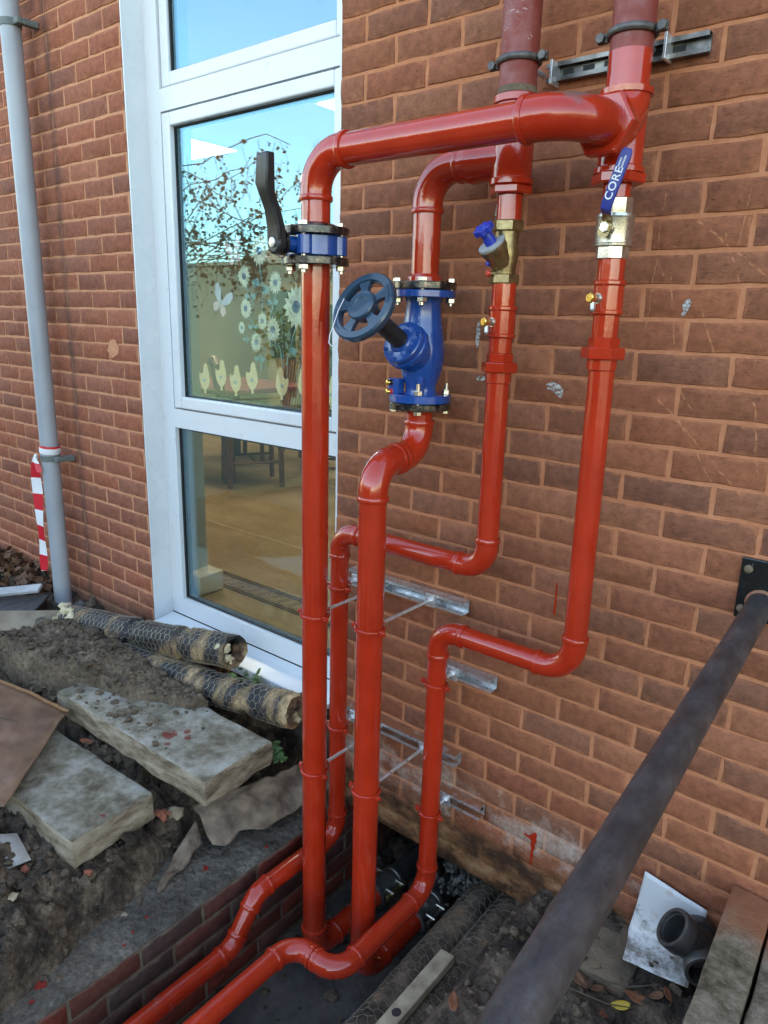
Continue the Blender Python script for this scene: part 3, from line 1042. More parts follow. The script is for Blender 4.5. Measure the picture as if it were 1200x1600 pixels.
# inner reveal post with its skirting block
m = MB()
m.bx(-1.24, -1.12, .165, .30, RZ0, RZ1)
po = thing('window_post', 'grey green inner post beside the window with a cream skirting block', 'post', (-1.18, .23, RZ0))
m.build('post', 'room_jamb', po, smooth=False)
m = MB()
m.bx(-1.26, -1.02, .175, .318, RZ0, RZ0 + .10)
m.build('skirting_block', 'skirting_white', po, smooth=False, bevel=.008)

# ------------------------------------------------------------------ window
WY = .093
W = thing('window', 'tall white plastic window of three panes with a projecting sill', 'window', (-.56, .10, -.2))
m = MB()
m.bx(XL1, XL1 + .006, -.004, WY, -.36, 2.95)
m.build('reveal_board', 'upvc', W, smooth=False)
m = MB()
m.bx(XR0 - .004, XR0 + .003, .0, WY, -.36, 2.95)
m.build('reveal_board', 'upvc', W, smooth=False)
m = MB()
m.bx(XL1 - .012, XL1 - .001, .001, .02, -.36, 2.95)
m.build('mastic_joint', 'mastic', W, smooth=False)
XS0, XS1 = XL1 + .006, XR0 - .004
m = MB()
m.bx(XS0, -1.036, WY, WY + .06, -.20, 2.95)         # stiles
m.bx(-.075, XS1, WY, WY + .06, -.20, 2.95)
m.bx(-1.036, -.075, WY, WY + .06, -.20, -.118)      # bottom rail
m.bx(-1.036, -.075, WY, WY + .06, .682, .762)       # lower transom
m.bx(-1.036, -.075, WY, WY + .06, 1.925, 2.005)     # upper transom
m.bx(-1.036, -.075, WY, WY + .06, 2.87, 2.95)
m.build('frame', 'upvc_dirty', W, smooth=False)
def sash(x0, x1, z0, z1, w, y0, name='sash', wr=None):
    m = MB()
    wr = wr or w
    m.bx(x0, x0 + w, y0, y0 + .055, z0, z1)
    m.bx(x1 - wr, x1, y0, y0 + .055, z0, z1)
    m.bx(x0 + w, x1 - wr, y0, y0 + .055, z0, z0 + w)
    m.bx(x0 + w, x1 - wr, y0, y0 + .055, z1 - w, z1)
    return m.build(name, 'upvc', W, smooth=False, bevel=.006)
SA = sash(-1.028, -.066, .768, 1.918, .050, WY - .004, wr=.036)
sash(-1.030, -.068, 2.010, 2.868, .050, WY + .006, 'glazing_bead', wr=.036)
def gasket(x0, x1, z0, z1, y, w=.006):
    m = MB()
    m.bx(x0, x0 + w, y, y + .01, z0, z1)
    m.bx(x1 - w, x1, y, y + .01, z0, z1)
    m.bx(x0 + w, x1 - w, y, y + .01, z0, z0 + w)
    m.bx(x0 + w, x1 - w, y, y + .01, z1 - w, z1)
    m.build('gasket', 'gasket', W, smooth=False)
PANES = [(-.980, -.100, 2.058, 2.820, 'upper'), (-.980, -.100, .816, 1.870, 'middle'), (-1.034, -.077, -.116, .680, 'lower')]
for (a, b, c, d, nm) in PANES:
    gasket(a, b, c, d, WY + .018)
    m = MB().bx(a + .003, b - .003, WY + .024, WY + .030, c + .003, d - .003)
    o = m.build('pane', 'glass', W, smooth=False)
    o['label'] = nm + ' glass pane of the window'
# glazing spacer
    m = MB()
    m.bx(a, a + .012, WY + .031, WY + .05, c, d)
    m.bx(b - .012, b, WY + .031, WY + .05, c, d)
    m.bx(a + .012, b - .012, WY + .031, WY + .05, c, c + .012)
    m.bx(a + .012, b - .012, WY + .031, WY + .05, d - .012, d)
    m.build('spacer', 'mastic', W, smooth=False)
m = MB()
sl = [(.092, -.203), (-.045, -.222), (-.045, -.262), (-.030, -.262), (-.030, -.240), (.092, -.225)]
m.prism(sl, (XL1 + .008, 0, 0), (0, 1, 0), (0, 0, 1), (1, 0, 0), XS1 - XL1 - .01)
m.build('sill', 'upvc_dirty', W, smooth=False, bevel=.004)

# ------------------------------------------------------------------ the yard opposite, seen mirrored in the glass
def leaf_cloud(m, c, rad, n, size, rnd, droop=.5, thick=.0):
    for _ in range(n):
        while True:
            p = Vector((rnd.uniform(-1, 1), rnd.uniform(-1, 1), rnd.uniform(-1, 1)))
            if p.length < 1:
                break
        p = Vector((c[0] + p.x * rad[0], c[1] + p.y * rad[1], c[2] + p.z * rad[2]))
        leaf(m, p, size * rnd.uniform(.6, 1.2), rnd, droop)
def leaf(m, p, s, rnd, droop=.5):
    d = Vector((rnd.gauss(0, 1), rnd.gauss(0, 1), rnd.gauss(0, 1) - droop)).normalized()
    a, u, w = frame_of(d)
    g = rnd.uniform(0, 6.28)
    x = u * math.cos(g) + w * math.sin(g)
    n_ = d.cross(x)
    m.add([p, p + d * s * .45 + x * s * .38 + n_ * s * .06, p + d * s, p + d * s * .45 - x * s * .38 + n_ * s * .06], [(0, 1, 2), (0, 2, 3)])

rt_ = random.Random(21)
TB = (-9.6, -5.6, -.42)
T = thing('birch_tree', 'weeping birch tree across the yard, mirrored in the middle window pane', 'tree', TB)
m = MB()
trunk = [Vector(TB) + Vector((.10 * math.sin(k * .9) + .06 * k, .08 * math.cos(k * 1.1), k * .55)) for k in range(9)]
m.tube(trunk, [.13 - .011 * k for k in range(9)], 10)
crown = MB()
for k in range(19):
    i = rt_.randint(4, 7)
    p0 = trunk[i]
    e_ = Vector((rt_.uniform(-6.9, -3.1), rt_.uniform(-4.4, -2.7), 0))
    f0 = (e_.x + 6.9) / 3.8
    e_.z = 2.35 + rt_.uniform(-.45, .55) - .15 * f0
    mid = p0.lerp(e_, .55) + Vector((rt_.gauss(0, .5), rt_.gauss(0, .6), rt_.uniform(-.5, .5)))
    pts = [(p0 * (1 - f) ** 2 + mid * 2 * f * (1 - f) + e_ * f * f) for f in [q_ / 8 for q_ in range(9)]]
    m.tube([p + Vector((rt_.gauss(0, .05), rt_.gauss(0, .05), rt_.gauss(0, .05))) for p in pts], [.010 * (1 - s_ / 9) + .002 for s_ in range(9)], 5)
    for s_ in range(3, 9):
        for _ in range(2):
            st = pts[s_] + Vector((rt_.gauss(0, .14), rt_.gauss(0, .14), 0))
            L = rt_.uniform(.2, 1.0) * (1.15 - .55 * f0)
            tw = [st, st + Vector((rt_.gauss(0, .06), rt_.gauss(0, .06), -L * .5)), st + Vector((rt_.gauss(0, .09), rt_.gauss(0, .09), -L))]
            m.tube(tw, [.003, .0025, .0015], 3)
            for _ in range(int(L * 15) + 2):
                f = rt_.random()
                q_ = tw[0].lerp(tw[1], f * 2) if f < .5 else tw[1].lerp(tw[2], f * 2 - 1)
                leaf(crown, q_ + Vector((rt_.gauss(0, .04), rt_.gauss(0, .04), 0)), rt_.uniform(.035, .075), rt_, 1.0)
m.build('trunk', 'bark', T)
crown.build('crown', 'leaf_tree', T, smooth=False)
# shrub coloured as if sunlit, dark wall added for the reflection, house beyond
def shrub(name, label, c, rad, n, size, mat, seed):
    rr = random.Random(seed)
    t_ = thing(name, label, 'shrub', (c[0], c[1], -.44))
    m_ = MB()
    for k in range(7):
        e_ = Vector((c[0] + rr.uniform(-.6, .6) * rad[0], c[1] + rr.uniform(-.6, .6) * rad[1], c[2] + rr.uniform(.0, .7) * rad[2]))
        m_.tube([(c[0], c[1], -.45), ((c[0] + e_.x) / 2, (c[1] + e_.y) / 2, e_.z * .5 - .1), e_], [.03, .02, .006], 5)
    m_.build('stem', 'bark', t_)
    cr_ = MB()
    leaf_cloud(cr_, c, rad, n, size, rr, .2)
    cr_.build('foliage', mat, t_, smooth=False)
shrub('sunlit_look_shrub', 'shrub across the yard with leaves coloured gold as if sunlit, mirrored behind the flower stickers', (-7.15, -6.3, .88), (.62, .5, .50), 420, .10, 'leaf_sunlit_gold', 5)  # bright gold leaves imitate sunlit foliage
HG = thing('added_dark_wall', 'plain dark wall added across the yard to darken the reflection low in the window', 'wall', (-9., -8.2, -.45))  # added wall, keeps the lower reflection dark and even so the room shows
MB().bx(-24, 3, -8.5, -8.25, -.45, 2.20).build('wall', 'added_wall_render', HG, smooth=False)
MB().bx(-24.05, 3.05, -8.56, -8.19, 2.20, 2.27).build('coping', 'stone_dark', HG, smooth=False)
H = thing('house', 'low pale rendered house with a tiled roof across the yard', 'house', (-11.5, -13, -.45))
MB().bx(-17, -4, -17, -12, -.45, 2.1).build('wall', 'render_pale', H, smooth=False)
m = MB()
m.prism([(-17.4, 2.0), (-3.6, 2.0), (-3.6, 2.15), (-10.5, 3.5), (-17.4, 2.15)], (0, -17.3, 0), (1, 0, 0), (0, 0, 1), (0, 1, 0), 5.6)
m.build('roof', 'roof_tile', H, smooth=False)
for wx in (-15.5, -12.6, -9.4, -6.4):
    MB().bx(wx, wx + 1.2, -12.0, -11.96, .6, 1.6).build('window', 'gasket', H, smooth=False)

# ================================================================== PIPEWORK
r3, r25, r2_ = .0445, .0381, .0302
Y0 = -.13
def lathe(parent, name, p, axis, prof, mat, n=28, **kw):
    return MB().lathe(p, axis, prof, n, **kw).build(name, mat, parent)

def fitting_stack(parent, x, y, items):
    """short turned pieces on a vertical pipe: (name, z_low, z_high, radius, mat, sides)"""
    for (nm, z0, z1, r, mat, n) in items:
        h = z1 - z0
        ch = min(.003, h * .3)
        rot = .26 if n == 6 else 0
        MB().lathe((x, y, z0), (0, 0, 1), [(0, r - ch), (ch, r), (h - ch, r), (h, r - ch)], n, rot).build(nm, mat, parent, ang=30)

def drain_cock(parent, x, y, z):
    d = Vector((-.35, -.93, 0)).normalized()
    o = MB().lathe(Vector((x, y, z)) + d * .028, d, [(0, .012), (.006, .012), (.006, .009), (.020, .009)], 14).build('drain_cock', 'nickel', parent)
    b = Vector((x, y, z)) + d * .048
    MB().lathe(b, d, [(0, .0105), (.002, .0115), (.011, .0115), (.013, .009)], 16).build('cap', 'brass_bright', o)
    MB().lathe(b + d * .001, (.12, -.1, -1), [(0, .006), (.024, .0058), (.026, .0065), (.030, .005)], 12).build('outlet', 'nickel', o)
    return o

# ---- first riser, left: 3 inch primer pipe, tee, then the 2 inch line down and round into the trench
P1 = thing('heating_pipe', 'red pipe below the scuffed left riser, through the brass valve, along the duct wall', 'pipe', (.69, Y0, -.6), 'red heating pipes')
x = .690
o = straight(P1, (x, Y0, 1.668), (x, Y0, 3.2), r3, 'red_primer')
o['label'] = 'dull primer red riser with white scuffs'
lathe(P1, 'paint_band', (x, Y0, 1.672), (0, 0, 1), [(0, r3 + .001), (.014, r3 + .001)], 'kerb_grey')
tee = MB()
tee.lathe((x, Y0, 1.475), (0, 0, 1), [(0, .046), (.002, .053), (.014, .053), (.017, .048), (.175, .048), (.178, .054), (.192, .054), (.195, .046)], 32)
tee.lathe((x, Y0, 1.535), (-1, 0, 0), [(0, .044), (.085, .044), (.10, .047), (.112, .047), (.114, .043)], 28)
tee.build('tee', 'red_paint', P1)
fitting_stack(P1, x, Y0, [('reducer', 1.456, 1.475, .052, 'red_paint', 6), ('nipple', 1.39, 1.458, r2_, 'red_paint', 28)])
fitting_stack(P1, x, Y0, [('nipple', 1.19, 1.262, r2_, 'red_paint', 28), ('socket_lip', 1.186, 1.198, .0368, 'red_paint', 28),
                          ('socket', 1.128, 1.188, .0335, 'red_paint', 28), ('socket_lip', 1.120, 1.131, .0362, 'red_paint', 28),
                          ('nipple', 1.08, 1.122, .0298, 'red_paint', 28), ('union_collar', 1.058, 1.082, .0345, 'red_paint', 6),
                          ('union_nut', 1.034, 1.060, .0468, 'red_paint', 6), ('union_neck', 1.006, 1.036, .0335, 'red_paint', 28)])
drain_cock(P1, x, Y0, 1.158)
zc = .497
xl = .143
YL = -.125
a1, b1 = elbow(P1, (x, Y0, 1.0), (x, Y0, zc), (.3, Y0, zc), .070, r2_)
straight(P1, (x, Y0, 1.01), a1, r2_)
a2, b2 = elbow(P1, (.5, Y0, zc), (xl, YL, zc), (xl, YL, 0), .066, r2_)
straight(P1, b1, a2, r2_)
zr = -.640
a3, b3 = elbow(P1, (xl, YL, 0), (xl, YL, zr), (xl, -1, zr), .066, r2_)
straight(P1, b2, a3, r2_)
c1, c2 = (xl, -.505, zr), (xl, -.612, -.778)
a4, b4 = elbow(P1, (xl, YL, zr), c1, c2, .07, r2_, tail=.010)
straight(P1, b3, a4, r2_)
a5, b5 = elbow(P1, c1, c2, (xl, -2, -.79), .07, r2_, tail=.010)
straight(P1, b4, a5, r2_)
straight(P1, b5, (xl, -3.15, -.80), r2_)

# ---- second riser, right
P2 = thing('heating_pipe', 'red pipe below the right riser, through the nickel ball valve, across the trench', 'pipe', (.96, Y0, -.6), 'red heating pipes')
x = .957
o = straight(P2, (x, Y0, 1.712), (x, Y0, 3.2), r3, 'red_primer')
o['label'] = 'dull primer red top of the right riser'
straight(P2, (x, Y0, 1.62), (x, Y0, 1.712), r3 + .0006)
tee = MB()
tee.lathe((x, Y0, 1.475), (0, 0, 1), [(0, .045), (.002, .054), (.012, .054), (.016, .0475), (.10, .0475), (.15, .0478)], 32)
ap, s_, e_ = arc((x, Y0, 2), (x, Y0, 1.556), (x, -2, 1.556), .082, 14)
tee.tube([(x, Y0, 1.640)] + ap + [(x, -.232, 1.556)], .0505, 32)
tee.lathe((x, Y0, 1.628), (0, 0, 1), [(0, .0505), (.001, .055), (.012, .056), (.014, .050)], 32)
tee.build('tee', 'red_paint', P2)
fitting_stack(P2, x, Y0, [('reducer', 1.456, 1.478, .0575, 'red_paint', 6), ('nipple', 1.40, 1.458, r2_, 'red_paint', 28)])
x = .962
fitting_stack(P2, x, Y0, [('nipple', 1.250, 1.308, r2_, 'red_paint', 28), ('socket_lip', 1.244, 1.256, .0370, 'red_paint', 28),
                          ('socket', 1.188, 1.246, .0340, 'red_paint', 28), ('socket_lip', 1.180, 1.192, .0365, 'red_paint', 28),
                          ('nipple', 1.128, 1.182, .0300, 'red_paint', 28), ('union_collar', 1.105, 1.131, .0352, 'red_paint', 6),
                          ('union_nut', 1.081, 1.108, .0495, 'red_paint', 6), ('union_neck', 1.055, 1.083, .0345, 'red_paint', 28)])
drain_cock(P2, x, Y0, 1.216)
x = .967
zd, xd = .280, .546
a1, b1 = elbow(P2, (x, Y0, 1.0), (x, Y0, zd), (.7, Y0, zd), .082, r2_)
straight(P2, (x - .003, Y0, 1.058), a1, r2_)
a2, b2 = elbow(P2, (.9, Y0, zd), (xd, Y0, zd), (xd, Y0, 0), .068, r2_)
straight(P2, b1, a2, r2_)
zr = -.640
a3, b3 = elbow(P2, (xd, Y0, 0), (xd, Y0, zr), (xd, -1, zr), .070, r2_)
straight(P2, b2, a3, r2_)
yc, xe = -.560, .372
a4, b4 = elbow(P2, (xd, Y0, zr), (xd, yc, zr), (0, yc, zr), .068, r2_, tail=.010)
straight(P2, b3, a4, r2_)
a5, b5 = elbow(P2, (xd, yc, zr), (xe, yc, zr), (xe, -2, zr), .068, r2_, tail=.010)
straight(P2, b4, a5, r2_)
straight(P2, b5, (xe, -3.15, zr - .02), r2_)

# ---- pipe A: from the right riser's tee, over to the left, butterfly valve, straight down
P3 = thing('heating_pipe', 'red pipe crossing at the top, then dropping in front of the window', 'pipe', (.245, -.345, -.93), 'red heating pipes')
AX, AY, AZ = .245, -.345, 1.556
MB().hexa((.957, -.205, AZ), (0, -1, 0), .066, .034, .0).build('hexagon_bush', 'red_paint', P3, ang=25)
a0, b0 = elbow(P3, (.957, 0, AZ), (.957, AY, AZ), (0, AY, AZ), .098, r25 + .003, tail=.018, mat='red_worn')
a1, b1 = elbow(P3, (.8, AY, AZ), (AX, AY, AZ), (AX, AY, 0), .088, r25)
straight(P3, b0, a1, r25)
straight(P3, b1, (AX, AY, 1.372), r25)
zb = -.925
a2, b2 = elbow(P3, (AX, AY, 0), (AX, AY, zb), (AX, .5, zb), .085, r25)
straight(P3, (AX, AY, 1.30), a2, r25)
straight(P3, b2, (AX, -.02, zb), r25)
# ---- pipe B
P4 = thing('heating_pipe', 'red pipe dropping through the blue handwheel valve with an outward offset below it', 'pipe', (.45, -.335, -.89), 'red heating pipes')
BX, BZ = .444, 1.537
a1, b1 = elbow(P4, (.69, Y0, BZ), (BX, Y0, BZ), (BX, Y0, 0), .086, r25)
MB().lathe((.578, Y0, BZ), (-1, 0, 0), [(0, .046), (.010, .046), (.026, r25 * 1.1), (.034, r25 * 1.1)], 28).build('reducer', 'red_paint', P4)
straight(P4, b1, (BX, Y0, 1.255), r25)
lathe(P4, 'weld_neck', (BX, Y0, 1.258), (0, 0, 1), [(0, .047), (.012, .046), (.02, r25)], 'red_paint')
lathe(P4, 'weld_neck', (BX, Y0, .918), (0, 0, -1), [(0, .040), (.010, .040), (.014, r25)], 'red_paint')
zo, BLX, BLY = .788, .450, -.334
a2, b2 = elbow(P4, (BX, Y0, 1), (BX, Y0, zo), (BLX, BLY, zo), .082, r25, tail=.010)
straight(P4, (BX, Y0, .92), a2, r25)
a3, b3 = elbow(P4, (BX, Y0, zo), (BLX, BLY, zo), (BLX, BLY, 0), .082, r25, tail=.012)
straight(P4, b2, a3, r25)
zb2 = -.888
a4, b4 = elbow(P4, (BLX, BLY, 0), (BLX, BLY, zb2), (BLX, .5, zb2), .085, r25)
straight(P4, b3, a4, r25)
straight(P4, b4, (BLX, -.05, zb2), r25)

# ---- old black pipes under the wall, joined by split clamps
for (xx, yy, zz, lab) in ((AX, -.02, zb, 'left'), (BLX, -.05, zb2, 'right')):
    t_ = thing('repair_clamp', ('bolted pipe clamp in the dark duct behind the left dropping pipe' if lab == 'left' else 'bolted pipe clamp in the dark duct beside the chicken wire lagging'), 'clamp', (xx, yy, zz), 'pipe clamps in the duct')
    MB().lathe((xx, yy - .01, zz), (0, 1, 0), [(0, .043), (.004, .050), (.018, .050), (.022, .046), (.108, .046), (.112, .050), (.126, .050), (.13, .043)], 28).build('sleeve', 'strut_dark', t_)
    for s in (-1, 1):
        MB().box((xx + s * .056, yy + .055, zz + .012), (.014, .11, .022)).build('lug_bar', 'brass' if lab == 'left' else 'strut_dark', t_, smooth=False, bevel=.003)
    for k in (.025, .085):
        MB().tube([(xx - .07, yy + k, zz + .026), (xx + .07, yy + k, zz + .026)], .006, 10).build('bolt', 'bolt', t_)
    o_ = tag(MB().tube([(xx, yy + .10, zz), (xx, 1.05, zz)], .040, 20).build('old_pipe', 'iron_fitting'), 'old black iron pipe running under the wall from the %s clamp' % lab, 'pipe')

# ------------------------------------------------------------------ valves
def flange(parent, name, x, y, z, h, r, mat, n=40):
    return MB().lathe((x, y, z), (0, 0, 1), [(0, r - .002), (.002, r), (h - .002, r), (h, r - .002)], n).build(name, mat, parent, ang=30)

def flange_bolts(parent, x, y, z0, z1, rr, k=4, off=.3, r=.0110):
    for i in range(k):
        a = off + 2 * math.pi * i / k
        bx_, by_ = x + rr * math.cos(a), y + rr * math.sin(a)
        o = MB().tube([(bx_, by_, z0 - .020), (bx_, by_, z1 + .004)], r * .62, 10).build('bolt', 'bolt', parent)
        MB().hexa((bx_, by_, z1), (0, 0, 1), r * 1.25, .011, a).build('bolt_head', 'bolt', o, ang=25)
        MB().hexa((bx_, by_, z0 - .013), (0, 0, 1), r * 1.25, .013, a + .2).build('nut', 'bolt', o, ang=25)

V1 = thing('butterfly_valve', 'blue butterfly valve between black bolted flanges with a black hand lever', 'valve', (AX, AY, 1.29))
flange(V1, 'flange', AX, AY, 1.361, .020, .0885, 'flange_black')
flange(V1, 'flange', AX, AY, 1.288, .020, .0885, 'flange_black')
lathe(V1, 'hub', (AX, AY, 1.381), (0, 0, 1), [(0, .058), (.006, .056), (.012, .044)], 'flange_black')
m = MB()
m.lathe((AX, AY, 1.311), (0, 0, 1), [(0, .072), (.002, .074), (.047, .074), (.049, .072)], 14)
for i in range(4):
    a = .35 + math.pi / 2 * i
    m.lathe((AX + .064 * math.cos(a), AY + .064 * math.sin(a), 1.312), (0, 0, 1), [(0, .021), (.002, .023), (.045, .023), (.047, .021)], 16)
m.build('body', 'blue_enamel', V1, ang=30)
ld = Vector((-.12, -.993, 0)).normalized()
lu = Vector((0, 0, 1))
ls = ld.cross(lu)
nk = Vector((AX, AY, 1.335))
MB().lathe(nk + ld * .06, ld, [(0, .020), (.040, .020), (.042, .027), (.049, .027)], 20).build('neck', 'blue_enamel', V1)
# toothed latch plate and lever
poly = []
for i in range(44):
    a = 2 * math.pi * i / 44
    rr = .036 if i % 2 else .032
    poly.append((rr * math.cos(a), rr * math.sin(a)))
MB().prism(poly, nk + ld * .108, ls, lu, ld, .004).build('latch_plate', 'flange_black', V1, ang=20)
lev = MB()
lev.lathe(nk + ld * .112, ld, [(0, .028), (.020, .028), (.024, .025)], 24)
side = [(.000, .000), (.004, .035), (.016, .075), (.034, .110), (.040, .132), (.040, .198)]
wid = [.027, .024, .021, .021, .025, .023]
thk = [.016, .015, .014, .014, .016, .014]
vsl, fsl = [], []
for (off, hz), w_, th in zip(side, wid, thk):
    c_ = nk + ld * (.123 + off) + lu * (hz) + ls * (-.012 * hz / .2)
    for (a, b) in ((-1, -1), (1, -1), (1, 1), (-1, 1)):
        vsl.append(c_ + ls * w_ * a + ld * th * .8 * b)
for i in range(len(side) - 1):
    for k in range(4):
        k2 = (k + 1) % 4
        fsl.append((i * 4 + k, i * 4 + k2, i * 4 + 4 + k2, i * 4 + 4 + k))
fsl += [(3, 2, 1, 0), tuple(range(len(side) * 4 - 4, len(side) * 4))]
lev.add(vsl, fsl)
lo_ = lev.build('lever', 'black_plastic', V1, ang=30, bevel=.004)
MB().lathe(nk + ld * .136, ld, [(0, .012), (.004, .012), (.005, .009)], 16).build('lever_bolt', 'zinc', lo_)
MB().box(nk + ld * .168 + lu * .165 - ls * .030, (.006, .014, .055), Matrix((tuple(ls), tuple(ld), tuple(lu))).transposed()).build('trigger', 'black_plastic', lo_, smooth=False, bevel=.003)
flange_bolts(V1, AX, AY, 1.288, 1.381, .0725, 4, .35)

V2 = thing('regulating_valve', 'blue Y-pattern flanged valve with a dark blue spoked handwheel', 'valve', (BX, Y0, .917))
flange(V2, 'counter_flange', BX, Y0, 1.238, .019, .0875, 'flange_black')
flange(V2, 'counter_flange', BX, Y0, .918, .018, .0875, 'flange_black')
flange(V2, 'flange', BX, Y0, 1.217, .019, .0860, 'blue_enamel')
flange(V2, 'flange', BX, Y0, .938, .022, .0870, 'blue_enamel')
th, ph = R(29), R(-2)
dv = Vector((math.cos(th) * math.sin(ph), -math.cos(th) * math.cos(ph), math.sin(th)))
vb = Vector((BX, Y0, 1.052))
m = MB()
m.lathe((BX, Y0, .955), (0, 0, 1), [(0, .050), (.012, .043), (.03, .044), (.06, .055), (.09, .062), (.12, .063), (.15, .060), (.20, .052), (.245, .047), (.262, .052)], 36)
m.lathe(vb - dv * .02, dv, [(0, .040), (.04, .052), (.075, .057), (.084, .058)], 36)
m.build('body', 'blue_enamel', V2, ang=50)
bo = MB().lathe(vb + dv * .066, dv, [(0, .060), (.002, .064), (.016, .064), (.019, .062), (.019, .060), (.034, .060), (.037, .057), (.037, .044), (.041, .034), (.046, .030)], 40).build('bonnet', 'blue_enamel', V2, ang=25)
_, bu, bw = frame_of(dv)
for i in range(6):
    a = .5 + i * math.pi / 3
    MB().lathe(vb + dv * .103 + (bu * math.cos(a) + bw * math.sin(a)) * .051, dv, [(0, .0052), (.004, .0052), (.004, .0028), (.002, .0026)], 10).build('cap_screw', 'blue_enamel', bo, ang=25)
lathe(V2, 'stem_sleeve', vb + dv * .106, dv, [(0, .026), (.004, .0245), (.14, .0235), (.158, .022)], 'black_plastic')
wc = vb + dv * .275
m = MB()
RW, rw_i = .093, .070
m.lathe(wc - dv * .012, dv, [(0, RW - .004), (.004, RW), (.017, RW), (.022, RW - .004), (.022, rw_i + .002), (.018, rw_i), (.004, rw_i), (0, rw_i + .002), (0, RW - .004)], 56, caps=False)
whl = m.build('handwheel', 'wheel_blue', V2, ang=30)
MB().lathe(wc - dv * .026, dv, [(0, .026), (.010, .036), (.026, .040), (.038, .040), (.042, .037), (.042, .020), (.0405, .018)], 36).build('wheel_hub', 'wheel_blue', whl, ang=28)
for i in range(5):
    a = .62 + i * 2 * math.pi / 5
    e1 = bu * math.cos(a) + bw * math.sin(a)
    e2 = dv.cross(e1)
    MB().prism([(.030, -.010), (.052, -.011), (.074, -.019), (.074, .019), (.052, .011), (.030, .010)], wc - dv * .006, e1, e2, dv, .012).build('spoke', 'wheel_blue', whl, ang=30)
# cast ribs on the rim face
for (a0, a1) in ((.1, .75), (3.3, 4.1)):
    MB().torus(wc + dv * .0105, dv, .0815, .0016, 14, 5, a0, a1).build('rim_rib', 'wheel_blue', whl)
# seal wire
V2w = MB()
pA = wc + dv * .0125
dl = (-rt * .93 - up * .10)
dl = (dl - dv * dl.dot(dv)).normalized()
wu = (Vector((0, 0, 1)) - dv * dv.z).normalized()
V2w.tube([pA + dl * .074 + wu * .052, pA + dl * .079 + wu * .020, pA + dl * .076 - wu * .015, pA + dl * .074 - wu * .050, pA + dl * .066 - wu * .075, pA + dl * .050 - wu * .092, pA + dl * .038 - wu * .086], .0013, 6)
V2w.build('seal_wire', 'cable_tie', whl)
flange_bolts(V2, BX, Y0, 1.217, 1.257, .0725, 4, .55)
for i in range(4):
    a = .55 + math.pi / 2 * i
    bx_, by_ = BX + .0725 * math.cos(a), Y0 + .0725 * math.sin(a)
    o = MB().tube([(bx_, by_, .914), (bx_, by_, .992)], .006, 10).build('bolt', 'bolt', V2)
    MB().hexa((bx_, by_, .960), (0, 0, 1), .0120, .014, a).build('nut', 'bolt', o, ang=25)
    MB().hexa((bx_, by_, .907), (0, 0, 1), .0120, .011, a).build('bolt_head', 'bolt', o, ang=25)
# test-point block at the lower flange
tb = MB().box((BX - .050, Y0 - .047, .979), (.036, .034, .046)).build('test_block', 'blue_enamel', V2, smooth=False, bevel=.006)
for k, (zt, mt) in enumerate(((.990, 'brass_bright'), (.965, 'red_plastic'))):
    d_ = Vector((-.45, -.89, 0))
    q0 = Vector((BX - .055, Y0 - .058, zt))
    o = MB().lathe(q0, d_, [(0, .010), (.005, .010), (.005, .0075), (.011, .0075)], 14).build('test_point', 'flange_black' if k == 0 else mt, V2)
    MB().lathe(q0 + d_ * .011, d_, [(0, .0075), (.007, .007), (.008, .004)], 12).build('cap', 'brass_bright', o)
MB().box((BX + .030, Y0 - .042, .985), (.020, .014, .05)).build('rib', 'blue_enamel', V2, smooth=False, bevel=.005)

V3 = thing('balancing_valve', 'brass Y-pattern balancing valve with a bright blue hand knob', 'valve', (.688, Y0, 1.25))
x = .688
MB().lathe((x, Y0, 1.372), (0, 0, 1), [(0, .036), (.003, .0395), (.023, .0395), (.026, .036)], 6, .3).build('hexagon_end', 'brass', V3, ang=25)
MB().lathe((x, Y0, 1.250), (0, 0, 1), [(0, .034), (.003, .0375), (.021, .0375), (.024, .034)], 6, .3).build('hexagon_end', 'brass', V3, ang=25)
m = MB()
m.lathe((x, Y0, 1.270), (0, 0, 1), [(0, .026), (.02, .027), (.05, .032), (.08, .029), (.105, .030)], 28)
d3 = Vector((-.22, -.62, .75)).normalized()
v3 = Vector((x, Y0, 1.288))
m.lathe(v3, d3, [(0, .022), (.025, .029), (.050, .031), (.054, .034), (.066, .034), (.068, .032)], 28)
m.build('body', 'brass', V3, ang=40)
lathe(V3, 'scale_disc', v3 + d3 * .068, d3, [(0, .0345), (.005, .0345), (.0055, .033)], 'grey_plastic')
kb = MB().lathe(v3 + d3 * .0735, d3, [(0, .015), (.030, .0135), (.034, .011)], 20).build('knob_neck', 'blue_plastic', V3, ang=30)
poly = []
for i in range(48):
    a = 2 * math.pi * i / 48
    rr = .0225 + .0032 * math.cos(6 * a)
    poly.append((rr * math.cos(a), rr * math.sin(a)))
_, ku, kw = frame_of(d3)
kn = MB().prism(poly, v3 + d3 * .104, ku, kw, d3, .016).build('knob', 'blue_plastic', V3, ang=40, bevel=.002)
MB().torus(v3 + d3 * .120, d3, .0125, .0016, 24, 6).build('knob_ring', 'blue_plastic', kn)
for i in range(5):
    a = i * 2 * math.pi / 5
    e1 = ku * math.cos(a) + kw * math.sin(a)
    MB().tube([v3 + d3 * .120, v3 + d3 * .120 + e1 * .012], .0015, 5).build('knob_rib', 'blue_plastic', kn)
